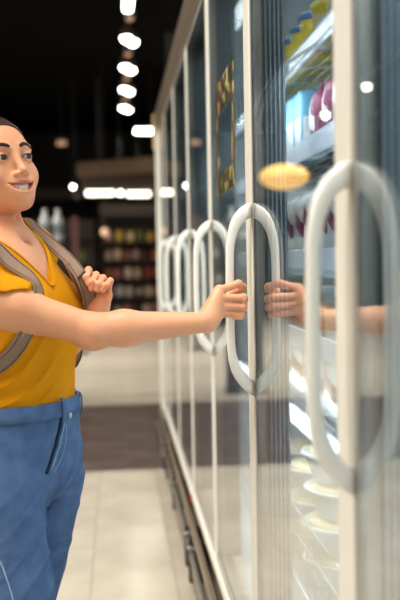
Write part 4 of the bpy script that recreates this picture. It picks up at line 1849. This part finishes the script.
camd = np.array([.25, -1, .05])
ex = [(Pn(25, 220, 1.785), (.1, -.3, 1)), (Pn(33, 228, 1.765), (.4, -.7, .6)), (Pn(43, 236.5, 1.745), (.45, -.8, .4)), (Pn(54, 246, 1.727), (.5, -.8, .3)), (Pn(64, 255, 1.710), (.5, -.8, .3)), (Pn(73, 264.5, 1.692), (.5, -.8, .3)), (Pn(81, 276, 1.675), (.5, -.85, .3)), (Pn(87.5, 290, 1.672), (.3, -1, .1)), (Pn(90, 302, 1.69), (.3, -1, .1)), (Pn(88, 318, 1.71), (.3, -1, 0)), (Pn(78, 340, 1.735), (.3, -1, 0)), (T(-.135, .02, 1.08), (.2, -.6, 0)), (T(-.115, -.15, 1.0), (0, 1, 0))]
strap_on([(-.075, -.15, 1.31), (-.075, -.10, 1.37), (-.075, -.05, 1.40)], 'shoulder_strap', .029, ex)
strap_on([(.095, -.14, 1.30), (.10, -.08, 1.36), (.095, -.03, 1.385), (.088, .03, 1.35), (.080, .075, 1.31), (.080, .105, 1.26), (.088, .105, 1.21), (.112, .08, 1.15), (.13, .03, 1.11), (.128, -.04, 1.08), (.115, -.09, 1.04)], 'shoulder_strap', .030, [(T(.108, -.125, 1.01), tuple(Rv)), (T(.10, -.16, .985), tuple(Rv))])
# slider buckle and leather tab at her left hand
bp_ = Vector(Pn(80.5, 274, 1.662))
bpart('slider_buckle', box(bmesh.new(), 0, 0.001, 0, .001, 0, .001) if False else tube(bmesh.new(), [Pn(75.5, 281, 1.672), Pn(79.5, 277, 1.666), Pn(85, 271, 1.664)], .0030, 8), M['strap_edge'])
bm, _, _ = ribbon([Pn(66, 262, 1.685), Pn(73, 275, 1.680), Pn(79, 287, 1.680), Pn(83, 300, 1.69)], .013, .003, normals=[(.5, -.8, .2)]*4, samples=4)
bpart('leather_tab', bm, M['leather'])

# ================================================================== labels: alike things told apart by their place in the row
ORD = ['first', 'second', 'third', 'fourth', 'fifth', 'sixth', 'seventh', 'eighth', 'ninth', 'tenth', 'eleventh', 'twelfth', 'thirteenth', 'fourteenth', 'fifteenth', 'sixteenth', 'seventeenth', 'eighteenth', 'nineteenth', 'twentieth', 'twenty-first', 'twenty-second']
bpy.context.view_layer.update()
bylab = {}
for o in COL.objects:
    if o.parent is None and 'label' in o:
        bylab.setdefault(o['label'], []).append(o)
for lab_, os_ in bylab.items():
    if len(os_) < 2 or 'stacks behind' in lab_ or 'left track' in lab_:
        continue
    if os_[0].location.y > 7:          # far racks: left to right
        os_.sort(key=lambda o: (round(o.location.y, 1), o.location.x))
        for i, o in enumerate(os_):
            o['label'] = lab_+(', '+{2: ['left', 'right'], 3: ['left', 'middle', 'right']}[len(os_)][i]+' one' if len(os_) < 4 else ', %s from the left' % ORD[i])
    else:                              # freezer rows: counted away from the camera
        rws = {}
        for o in os_:
            rws.setdefault(round(o.location.x+.02, 1), []).append(o)
        ks = sorted(rws)
        for k in ks:
            l_ = sorted(rws[k], key=lambda o: o.location.y)
            for i, o in enumerate(l_):
                o['label'] = lab_+', '+ORD[i]+(' in' if len(ks) == 1 else ' of front row' if k == ks[0] else ' of rear row')
